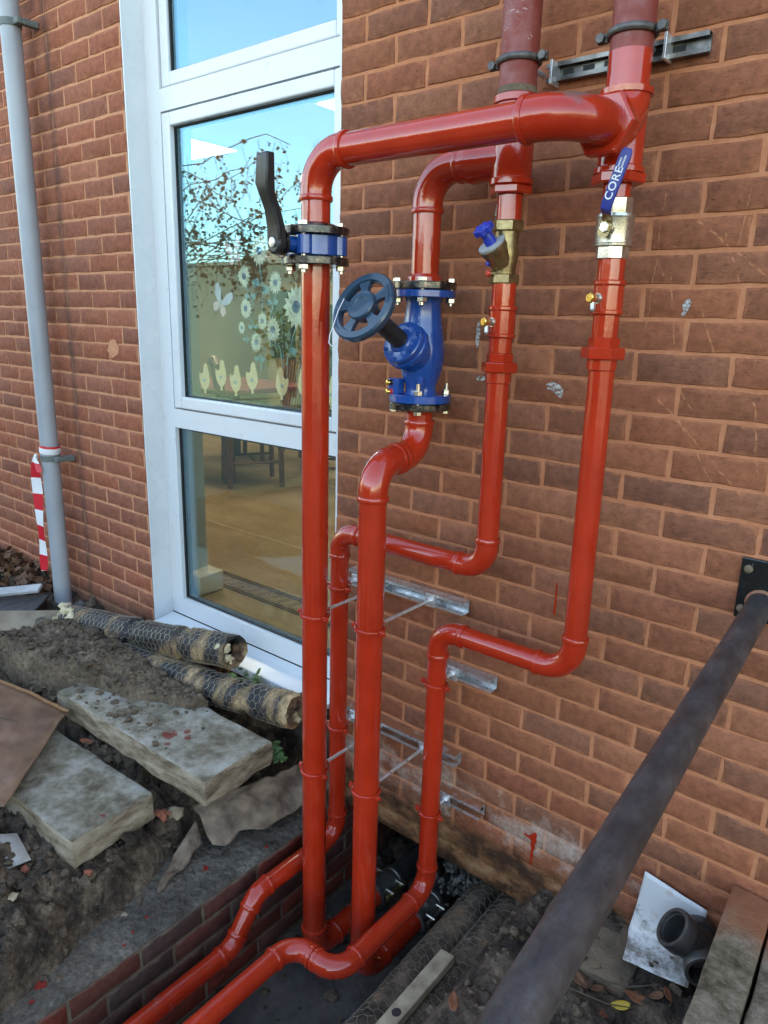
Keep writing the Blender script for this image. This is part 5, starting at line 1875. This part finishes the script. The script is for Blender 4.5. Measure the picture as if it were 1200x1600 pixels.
# timber batten on the lagging
BT = thing('timber_batten', 'pale timber batten with a bolt hole lying on the old lagged pipes', 'batten', (.745, -.5, -.66))
e0, e1 = Vector((.745, -.292, -.648)), Vector((.738, -.78, -.668))
d_ = (e0 - e1).normalized()
s_ = Vector((0, 0, 1)).cross(d_).normalized()
M_ = Matrix((tuple(s_), tuple(d_), tuple(s_.cross(d_)))).transposed()
MB().box(e0.lerp(e1, .5), (.050, (e0 - e1).length, .024), M_ @ Euler((0, R(-8), 0)).to_matrix()).build('batten', 'wood_batten', BT, smooth=False, bevel=.003)
pc = e0.lerp(e1, .50) + Vector((.0, 0, .0125))
nrm = (M_ @ Euler((0, R(-8), 0)).to_matrix()) @ Vector((0, 0, 1))
MB().lathe(pc - nrm * .0012, nrm, [(0, .013), (.0014, .013)], 20).build('bolt_hole', 'gasket', BT)
m = MB()
pp = [e0.lerp(e1, .42) + s_ * (-.022 + .011 * i) + d_ * (.006 * math.sin(i * 2.1)) + nrm * .0127 for i in range(5)]
m.tube(pp, [.001, .0022, .0016, .0024, .001], 6)
m.build('paint_streak', 'dried_paint', BT)

# ---- paint spots and plaster on the wall
def spot(name, label, cat, x, z, poly, mat, y=-.0035, th=.0022):
    o = MB().prism(poly, (x, y, z), (1, 0, 0), (0, 0, 1), (0, 1, 0), th).build(name, mat)
    return tag(o, label, cat)
def ragged(rx, rz, n=22, seed=1, lean=0.):
    rr = random.Random(seed)
    return [((rx * math.cos(a) + lean * math.sin(a)) * (1 + rr.uniform(-.22, .22)), rz * math.sin(a) * (1 + rr.uniform(-.22, .22))) for a in [2 * math.pi * i / n for i in range(n)]]
spot('paint_drip', 'dark red paint drip running down the stained foot of the wall', 'paint', .842, -.385, [(-.030, .019), (-.024, .022), (-.016, .019), (-.006, .025), (.001, .036), (.009, .041), (.014, .035), (.013, .022), (.015, .010), (.010, -.002), (.011, -.018), (.006, -.028), (.008, -.046), (.004, -.058), (.005, -.074), (.001, -.081), (-.001, -.068), (.001, -.052), (-.002, -.040), (.000, -.022), (-.004, -.008), (-.003, .006), (-.010, .012), (-.020, .014)], 'red_paint')
spot('plaster_smear', 'tall white filler smear on the wall beside the brass valve', 'filler', .583, 1.415, [(-.006, .045), (.004, .040), (.012, .010), (.014, -.025), (.010, -.052), (.002, -.045), (-.006, -.015), (-.010, .020)], 'filler')
spot('plaster_smear', 'grey white filler blob on the wall just right of the red union', 'filler', .790, .992, [(-.030, .010), (-.012, .018), (.010, .014), (.022, .0), (.020, -.022), (.010, -.018), (-.006, -.006), (-.022, -.001)], 'filler')
spot('plaster_smear', 'small white filler dab high on the right wall', 'filler', 1.098, 1.200, [(-.010, .006), (-.004, .018), (.005, .022), (.010, .012), (.004, -.004), (-.004, -.018), (-.010, -.014), (-.006, -.004)], 'filler')
spot('plaster_smear', 'faint pale filler patch on the wall beside the lower blue flange', 'filler', .560, 1.005, ragged(.016, .007, 16, 8, .004), 'filler', -.003)
spot('plaster_smear', 'thin pale filler streak on the wall behind the blue valve body', 'filler', .542, 1.125, ragged(.007, .036, 16, 9), 'filler', -.003)
spot('mortar_patch', 'pale mortar patch on the left brick wall near the window', 'mortar', -1.330, 1.005, ragged(.045, .038, 20, 12), 'mortar_left', -.003)
m = MB()
m.prism([(-.0015, .075), (.0015, .075), (.004, .02), (.003, -.02), (-.003, -.02), (-.002, .02)], (.845, -.0035, .39), (1, 0, 0), (0, 0, 1), (0, 1, 0), .002)
tag(m.build('paint_run', 'red_paint'), 'thin red paint run on the wall above the crossing pipe at the right', 'paint')

# ---- loose stones, rubble and leaves
rs = random.Random(17)
def zof(x, y):
    return h_left(x, y) if x < .06 else h_right(x, y)
stones = [(-.225, -.545, .026, 'stone_tan', 'flat tan stone chip on the soil between the two slabs'), (-.075, -.835, .020, 'stone_tan', 'round tan pebble on the soil bank above the duct ledge'),
          (-.30, -.63, .030, 'brick_chip', 'red brick chip on the soil beside the long slab'), (-.235, -.59, .022, 'brick_chip', 'smaller red brick chip next to the tan stone'),
          (-.95, -.56, .024, 'brick_chip', 'red brick chip beside the left end of the long slab'), (-.905, -.535, .028, 'stone_dark', 'grey brown clod touching the left end of the long slab')]
stones += [(-.16, -.90, .010, 'brick_chip', 'tiny brick bit on the bank below the near slab'), (-.30, -1.02, .013, 'brick_chip', 'brick bit on the bank in front of the near slab'),
           (-.42, -1.16, .016, 'stone_tan', 'tan stone on the dark bank in the lower left'), (-.20, -1.10, .012, 'stone_tan', 'small tan stone near the ledge in the lower left'),
           (-.33, -1.25, .018, 'stone_dark', 'dark stone in the lower left corner'), (-.12, -.70, .010, 'stone_tan', 'pebble by the hanging membrane strip')]
for i, (sx, sy, sr, sm, lb) in enumerate(stones):
    z_ = zof(sx, sy)
    tag(MB().blob((sx, sy, z_ + sr * .35), sr, 2, (1.3, 1., .6), .35, i + 40).build('stone', sm, ang=35), lb, 'stone')
m = MB()
for k in range(4200):
    if rs.random() < .8:
        sx, sy = rs.uniform(-2.6, .02), rs.uniform(-1.7, -.05)
        if sx < -1.3 and rs.random() < .5:
            continue
    else:
        sx, sy = rs.uniform(.82, 1.6), rs.uniform(-1.0, -.02)
    r_ = .0025 + .013 * rs.random() ** 4
    m.blob((sx, sy, zof(sx, sy) + r_ * .3), r_, 1, (1.2, 1, .75), .35, k)
tag(m.build('rubble', 'soil_pale', ang=45), 'small clods and crumbs scattered over the soil', kind='stuff')
m = MB()
for k in range(1300):
    sx = rs.uniform(-1.1, -.02)
    sy = rs.uniform(-1.75, -.12)
    if sx > foot_x(sy) + .01 and rs.random() < .9:
        continue
    if (-.93 < sx < -.02 and -.60 < sy < -.27) or (-.90 < sx < -.19 and -.95 < sy < -.63):
        continue
    r_ = .004 + .022 * rs.random() ** 3.0
    m.blob((sx, sy, h_left(sx, sy) + r_ * .15), r_, 2, (1.25, 1, .75), .55, k + 7)
tag(m.build('earth_clods', 'soil', ang=50), 'dark clods of earth on the bank', kind='stuff')
# earth heaped over the back of the long slab
def h_heap(x, y):
    e = sstep(-.30, -.48, x - .55 * (y + .36) + .07 * fbm(x, y, 6., 3, 7.)) * sstep(-.56, -.47, y + .03 * fbm(x, y, 7., 2, 2.) - .32 * max(-.35, (x + .86))) * sstep(-.20, -.27, y) * sstep(-1.75, -1.4, x)
    base = -.30
    h = base + .055 * e + .040 * e * sstep(-.55, -.95, x)
    h += (.022 * fbm(x, y, 9., 4, 1.) + .020 * abs(fbm(x, y, 22., 3, 8.)) + .010 * fbm(x, y, 60., 2, 3.)) * e
    return h - .30 * (1 - e)
tag(field('soil_heap', -1.75, -.18, -.70, -.20, .009, h_heap, 'soil_pale').build('soil_heap', 'soil_pale', ang=180), 'loose brown earth heaped over the back of the long slab', kind='stuff')
m = MB()
for k in range(900):
    sx, sy = rs.uniform(-1.5, -.25), rs.uniform(-.60, -.23)
    z_ = max(h_heap(sx, sy), -.272 if (sx > -.91 and -.57 < sy < -.29) else zof(sx, sy))
    if z_ < -.2715 and sx > -.5 and rs.random() < .8:
        continue
    r_ = .003 + .013 * rs.random() ** 3
    m.blob((sx, sy, z_ + r_ * .3), r_, 1, (1.2, 1, .8), .35, k)
tag(m.build('clods', 'soil_pale', ang=45), 'small brown clods on the heaped earth', kind='stuff')
def curl_leaf(p, L, w, rz, tilt, mat, name='fallen_leaf'):
    m_ = MB()
    M_ = Euler((tilt[0], tilt[1], rz)).to_matrix()
    vs_, fs_ = [], []
    n_ = 7
    for i in range(n_ + 1):
        f_ = i / n_
        ww = w * math.sin(math.pi * min(1, .08 + f_ * .92)) ** .7 * (1 - .25 * f_)
        zz_ = .18 * L * (f_ - .5) ** 2 * 4 * .5
        for j in (-1, -.5, 0, .5, 1):
            vs_.append(Vector(p) + M_ @ Vector(((f_ - .5) * L, j * ww / 2, zz_ + abs(j) * ww * .14)))
    for i in range(n_):
        for j in range(4):
            k = i * 5 + j
            fs_.append((k, k + 1, k + 6, k + 5))
    m_.add(vs_, fs_)
    o_ = m_.build(name, mat, ang=80)
    md_ = o_.modifiers.new('solid', 'SOLIDIFY')
    md_.thickness = .0008
    return o_
def place_leaf(sx, sy, L, mat, label, grp=None, dz=.006, z=None):
    z_ = zof(sx, sy) if z is None else z
    o_ = curl_leaf((sx, sy, z_ + dz), L, L * .58, rs.uniform(0, 6.28), (rs.uniform(-.35, .35), rs.uniform(-.35, .35)), mat)
    return tag(o_, label, 'leaf', grp)
place_leaf(-.60, -.735, .030, 'leaf_yellow', 'small yellow leaf lying on the mossy slab', z=-.381)
place_leaf(1.236, -.262, .050, 'leaf_yellow', 'yellow leaf on the soil below the white sheet')
place_leaf(.905, -.52, .05, 'leaf_red', 'orange leaf at the bottom edge beside the handrail tube', dz=.012)
for (sx, sy) in ((1.14, -.20), (1.19, -.215), (1.17, -.255), (1.225, -.20), (1.26, -.225), (1.13, -.275), (1.21, -.30), (1.30, -.20), (1.325, -.185), (1.10, -.30), (1.03, -.40)):
    place_leaf(sx, sy, rs.uniform(.035, .06), rs.choice(['leaf_brown', 'leaf_red', 'leaf_brown']), 'withered brown leaf on the soil below the white sheet', 'withered leaves by the white sheet', .010)
for (sx, sy) in ((-.66, -.62), (-.72, -.66), (-.60, -.66), (-1.0, -.30), (-.94, -.46), (-.62, -.58), (-.05, -.10), (-.03, -.16)):
    place_leaf(sx, sy, rs.uniform(.035, .055), rs.choice(['leaf_brown', 'leaf_red']), 'dry brown leaf lying on the soil bank among the slabs', 'dry leaves on the bank', .012)
m = MB()
for k in range(900):
    sx, sy = rs.gauss(-2.45, .34), -.03 - abs(rs.gauss(0, .13))
    if sx > -1.93:
        continue
    leaf(m, Vector((sx, sy, zof(sx, sy) + rs.uniform(.0, .03))), rs.uniform(.03, .06), rs, -.1)
tag(m.build('leaf_litter', 'leaf_brown', smooth=False), 'heap of dead brown leaves against the left wall', kind='stuff')
# rubble and glass wool in the mouth of the duct
m = MB()
for k in range(240):
    sx, sy = rs.uniform(.10, .80), rs.uniform(.02, .60)
    top_ = -.99 + .28 * sstep(.42, .72, sx) * sstep(.0, .25, sy) + .10 * sstep(.25, .6, sy)
    r_ = rs.uniform(.012, .045)
    m.blob((sx, sy, top_ + rs.uniform(-.02, .03)), r_, 2, (1, 1, .8), .4, k)
tag(m.build('duct_rubble', 'soil_black', ang=60), 'dark rubble in the mouth of the duct', kind='stuff')
m = MB()
for k in range(260):
    sx, sy = rs.gauss(.585, .055), rs.gauss(.10, .05)
    m.blob((sx, sy, -.735 + rs.gauss(0, .035) - .2 * abs(sx - .585)), rs.uniform(.005, .012), 1, (1, 1, 1), .6, k)
tag(m.build('glass_wool', 'wool_grey', ang=30), 'grey tuft of glass wool hanging in the duct under the wall', kind='stuff')
m = MB()
for k in range(320):
    sx, sy = rs.uniform(.09, .62), rs.uniform(-1.3, -.05)
    e_ = min(sx - .06, .64 - sx)
    if rs.random() < e_ * 3.2:
        continue
    r_ = .004 + .018 * rs.random() ** 2.5
    m.blob((sx, sy, -1.0 + r_ * .2), r_, 2, (1.2, 1, .7), .5, k + 3)
tag(m.build('trench_crumbs', 'soil', ang=50), 'mud crumbs along the edges of the trench floor', kind='stuff')
# twigs
for (a, b, lb) in (((1.145, -.235), (1.30, -.175), 'thin dry twig lying below the white sheet'), ((1.12, -.33), (1.27, -.255), 'bent dry twig on the leaves under the iron tee'), ((1.02, -.24), (1.12, -.35), 'short dark root on the soil beside the handrail tube')):
    za_, zb2_ = zof(*a) + .012, zof(*b) + .016
    tag(MB().tube([(*a, za_), ((a[0] + b[0]) / 2 + .02, (a[1] + b[1]) / 2 - .015, (za_ + zb2_) / 2 + .008), (*b, zb2_)], [.0024, .002, .001], 6).build('twig', 'twig'), lb, 'twig')
# weeds
def weed(c, n, s, label, seed):
    rr = random.Random(seed)
    t_ = thing('weed', label, 'plant', c)
    st_ = MB()
    lf = MB()
    for k in range(n):
        a = rr.uniform(0, 6.28)
        L = s * rr.uniform(.5, 1.1)
        tip = Vector(c) + Vector((math.cos(a) * L * .8, math.sin(a) * L * .5 - L * .2, L * rr.uniform(.3, .9)))
        st_.tube([c, Vector(c).lerp(tip, .5) + Vector((0, 0, L * .12)), tip], [.0022, .0016, .001], 5)
        for q_ in range(4):
            p = Vector(c).lerp(tip, .5 + q_ * .17)
            d_ = Vector((rr.gauss(0, 1), rr.gauss(0, 1), rr.gauss(.2, .5))).normalized()
            u_, w_ = frame_of(d_)[1:]
            e_ = s * rr.uniform(.20, .34)
            lf.add([p, p + d_ * e_ * .3 + u_ * e_ * .30, p + d_ * e_ * .75 + u_ * e_ * .26, p + d_ * e_, p + d_ * e_ * .75 - u_ * e_ * .26, p + d_ * e_ * .3 - u_ * e_ * .30], [(0, 1, 2, 3, 4, 5)])
    st_.build('stem', 'leaf_green', t_)
    lf.build('leaves', 'leaf_green', t_, smooth=False)
weed((-.335, -.10, -.255), 9, .11, 'green weed growing between the lagged offcuts and the sill', 2)
weed((-.085, -.215, -.40), 10, .10, 'low green weed under the right end of the lower lagged offcut', 3)
tag(MB().add([(-.30, -1.00, -.44), (-.42, -.985, -.42), (-.50, -1.06, -.425), (-.33, -1.08, -.450)], [(0, 1, 2, 3)]).build('plastic_scrap', 'sheet_pale'), 'scrap of whitish plastic under the near slab at the left edge', 'scrap').modifiers.new('solid', 'SOLIDIFY').thickness = .004

# ================================================================== BEHIND THE GLASS
# stickers on the inside of the middle pane
SY = WY + .0345
def flat(name, poly, mat, parent, dy=0., th=.0006, c=(0, 0)):
    return MB().prism([(a + c[0], b + c[1]) for a, b in poly], (0, SY + dy, 0), (1, 0, 0), (0, 0, 1), (0, 1, 0), th).build(name, mat, parent, smooth=False)
hen = [(-.018, .052), (-.010, .062), (.002, .058), (.008, .046), (.010, .026), (.022, .018), (.034, .026), (.036, .004), (.028, -.022), (.014, -.038), (.006, -.044), (.008, -.056), (-.006, -.056), (-.004, -.042), (-.020, -.030), (-.030, -.010), (-.028, .018), (-.022, .036)]
names = ['leftmost', 'second', 'third', 'fourth', 'fifth', 'sixth', 'rightmost']
for i, (hx, hz, fl_) in enumerate(((-.86, .900, -1), (-.752, .920, -1), (-.662, .905, -1), (-.562, .922, -1), (-.396, .912, 1), (-.275, .918, 1), (-.135, .900, -1))):
    t_ = thing('hen_sticker', 'cream hen sticker at the foot of the middle pane, %s of the row' % names[i], 'sticker', (hx, SY, hz), 'hen stickers on the glass')
    flat('hen', [(a * fl_ * 1.05, b * 1.05) for a, b in (hen if fl_ > 0 else hen)], 'sticker_cream', t_, 0, c=(hx, hz))
    flat('wing', [(a * .45 * fl_ + .004 * fl_, b * .35 - .006) for a, b in ragged(.022, .020, 12, i)], 'sticker_mark', t_, -.0008, c=(hx, hz))
def daisy(label, cx, cz, r, base, leaves, seed):
    t_ = thing('daisy_sticker', label, 'sticker', (cx, SY, cz), 'daisy stickers on the glass')
    rr = random.Random(seed)
    n_ = 16
    poly = []
    for k in range(n_ * 2):
        a = math.pi * k / n_
        q_ = r * (1. if k % 2 == 0 else .72) * rr.uniform(.92, 1.05)
        poly.append((q_ * .82 * math.cos(a), q_ * math.sin(a)))
    flat('petals', poly, 'sticker_petal', t_, 0, c=(cx, cz))
    flat('eye', [(.26 * r * math.cos(a * .6), .28 * r * math.sin(a * .6)) for a in range(10)][:10], 'sticker_eye', t_, -.0008, c=(cx, cz))
    bx_, bz_ = base
    L_ = Vector((bx_ - cx, bz_ - cz))
    nn = Vector((-L_.y, L_.x)).normalized() * .0028
    mid = Vector((cx, cz)) + L_ * .5 + nn * 3
    flat('stem', [(cx + nn.x, cz - r * .8), (mid.x + nn.x, mid.y), (bx_ + nn.x, bz_), (bx_ - nn.x, bz_), (mid.x - nn.x, mid.y), (cx - nn.x, cz - r * .8)], 'sticker_leaf', t_, .0008)
    for (f_, s_) in leaves:
        lx_, lz_ = cx + L_.x * f_, cz + L_.y * f_
        flat('leaf', [(lx_, lz_), (lx_ + s_ * .4, lz_ + abs(s_) * .45), (lx_ + s_, lz_ + abs(s_) * .25), (lx_ + s_ * .7, lz_ - abs(s_) * .25)], 'sticker_leaf', t_, .0008)
daisy('tall pale daisy sticker beside the black lever', -.508, 1.395, .062, (-.50, 1.13), [(.45, -.052), (.55, .052)], 1)
daisy('white daisy sticker upper left of the bunch', -.598, 1.305, .046, (-.545, 1.18), [(.62, -.034), (.62, .034)], 2)
daisy('white daisy sticker right of the tall one', -.424, 1.280, .044, (-.455, 1.16), [(.62, -.034), (.6, .034)], 3)
daisy('largest daisy sticker next to the red pipe', -.315, 1.195, .082, (-.37, .985), [(.78, .05)], 4)
daisy('white daisy sticker at mid left of the bunch', -.592, 1.186, .042, (-.54, 1.095), [(.78, -.03), (.78, .03)], 5)
daisy('small daisy sticker at the left of the bunch', -.618, 1.114, .026, (-.585, 1.05), [(.7, -.02), (.7, .02)], 6)
daisy('white daisy sticker lowest in the bunch', -.535, 1.062, .042, (-.508, .955), [(.62, -.03), (.62, .03)], 7)
daisy('pale daisy sticker in the middle of the bunch', -.440, 1.112, .050, (-.385, .975), [], 8)
daisy('small daisy sticker behind the middle of the bunch', -.498, 1.142, .036, (-.45, 1.03), [], 9)
def butterfly(label, cx, cz, s, tilt, mat2):
    t_ = thing('butterfly_sticker', label, 'sticker', (cx, SY, cz), 'butterfly stickers on the glass')
    def rot(p):
        return (p[0] * math.cos(tilt) - p[1] * math.sin(tilt), p[0] * math.sin(tilt) + p[1] * math.cos(tilt))
    w1 = [(0, 0), (.3, .75), (.72, 1.1), (.95, .85), (.8, .35), (.4, .02)]
    w2 = [(0, 0), (.45, -.05), (.72, -.35), (.5, -.72), (.2, -.6)]
    for sg in (-1, 1):
        flat('wing', [rot((a * s * sg, b * s)) for a, b in w1], mat2, t_, 0, c=(cx, cz))
        flat('wing', [rot((a * s * sg, b * s)) for a, b in w2], 'sticker_pink', t_, .0007, c=(cx, cz))
    flat('body', [rot((a * s, b * s)) for a, b in ((-.05, .3), (.05, .3), (.04, -.5), (-.04, -.5))], 'sticker_mark', t_, -.0008, c=(cx, cz))
butterfly('pink butterfly sticker high on the middle pane', -.655, 1.388, .052, .25, 'sticker_pink')
butterfly('lilac and pink butterfly sticker left of the daisies', -.742, 1.205, .062, -.45, 'sticker_lilac')

# room furniture
def wood_chair(label, x, y, rz):
    t_ = thing('wooden_chair', label, 'chair', (x, y, RZ0), 'wooden chairs in the room')
    M_ = Matrix.Rotation(rz, 3, 'Z')
    def tp(a, b, c):
        v = M_ @ Vector((a, b, 0))
        return (x + v.x, y + v.y, RZ0 + c)
    for (a, b) in ((-.20, -.20), (.20, -.20)):
        MB().tube([tp(a, b, 0), tp(a * .95, b * .95, .44)], .021, 8).build('leg', 'chair_wood', t_)
    for a in (-.19, .19):
        MB().tube([tp(a, .20, 0), tp(a, .19, .45), tp(a, .27, .95)], .021, 8).build('leg', 'chair_wood', t_)
    MB().box(tp(0, 0, .45), (.44, .44, .035), M_).build('seat', 'chair_wood', t_, smooth=False, bevel=.01)
    m_ = MB()
    for k in range(6):
        a = -.14 + k * .056
        m_.tube([tp(a, .195, .46), tp(a, .265, .90)], .009, 6)
    m_.build('spindles', 'chair_wood', t_)
    MB().tube([tp(-.21, .268, .93), tp(-.10, .275, .975), tp(.10, .275, .975), tp(.21, .268, .93)], .026, 8).build('top_rail', 'chair_wood', t_)
    for (p, q_) in (((-.19, -.19, .20), (-.19, .19, .20)), ((.19, -.19, .20), (.19, .19, .20)), ((-.19, 0, .2), (.19, 0, .2))):
        MB().tube([tp(*p), tp(*q_)], .011, 6).build('stretcher', 'chair_wood', t_)
wood_chair('dark wooden chair in the room, seen behind the two middle hens', -2.73, 1.98, 2.6)
wood_chair('dark wooden chair in the room, nearest the red pipe', -2.05, 2.35, 2.2)
wood_chair('dark wooden chair in the room at the far side of the table', -3.5, 2.9, -.3)
TBL = thing('dining_table', 'dark red topped table in the room behind the hen stickers', 'table', (-3.25, 2.15, RZ0))
MB().bx(-3.85, -2.75, 1.75, 2.75, RZ0 + .70, RZ0 + .74).build('table_top', 'table_red', TBL, smooth=False, bevel=.008)
for (a, b) in ((-3.78, 1.82), (-2.82, 1.82), (-3.78, 2.68), (-2.82, 2.68)):
    MB().bx(a - .035, a + .035, b - .035, b + .035, RZ0, RZ0 + .70).build('leg', 'chair_wood', TBL, smooth=False)
CB = thing('cabinet', 'pale wooden glazed cabinet against the far wall at the left', 'cabinet', (-5.6, 5.2, RZ0))
MB().bx(-6.2, -5.0, 5.3, 5.8, RZ0, RZ0 + 1.75).build('carcass', 'cabinet_pale', CB, smooth=False)
for a in (-6.12, -5.56):
    MB().bx(a, a + .48, 5.27, 5.29, RZ0 + .75, RZ0 + 1.65).build('door', 'cabinet_green', CB, smooth=False)
PB = thing('partition', 'dark green panel standing in the room behind the daisies', 'partition', (-4.0, 4.2, RZ0))
MB().bx(-4.55, -3.3, 4.4, 4.45, RZ0, RZ0 + 1.45).build('panel', 'cabinet_green', PB, smooth=False)
MB().bx(-4.6, -3.25, 4.38, 4.47, RZ0 + 1.45, RZ0 + 1.50).build('top_rail', 'cabinet_pale', PB, smooth=False)
for i, (px_, py_, lb) in enumerate(((-3.55, 2.05, 'bright ceiling light panel mirrored at the left of the middle pane'), (-1.52, 2.05, 'bright ceiling light panel at the top right of the middle pane'), (-3.55, 4.4, 'ceiling light panel deep in the room'), (-.2, 3.6, 'ceiling light panel in the right of the room'), (-5.6, 2.6, 'ceiling light panel in the left of the room'))):
    t_ = thing('ceiling_light', lb, 'light', (px_, py_, RZ1), 'ceiling light panels')
    MB().bx(px_ - .31, px_ + .31, py_ - .31, py_ + .31, RZ1 - .014, RZ1 - .002).build('frame', 'room_ceiling', t_, smooth=False)
    MB().bx(px_ - .285, px_ + .285, py_ - .285, py_ + .285, RZ1 - .018, RZ1 - .015).build('diffuser', 'lamp_panel', t_, smooth=False)
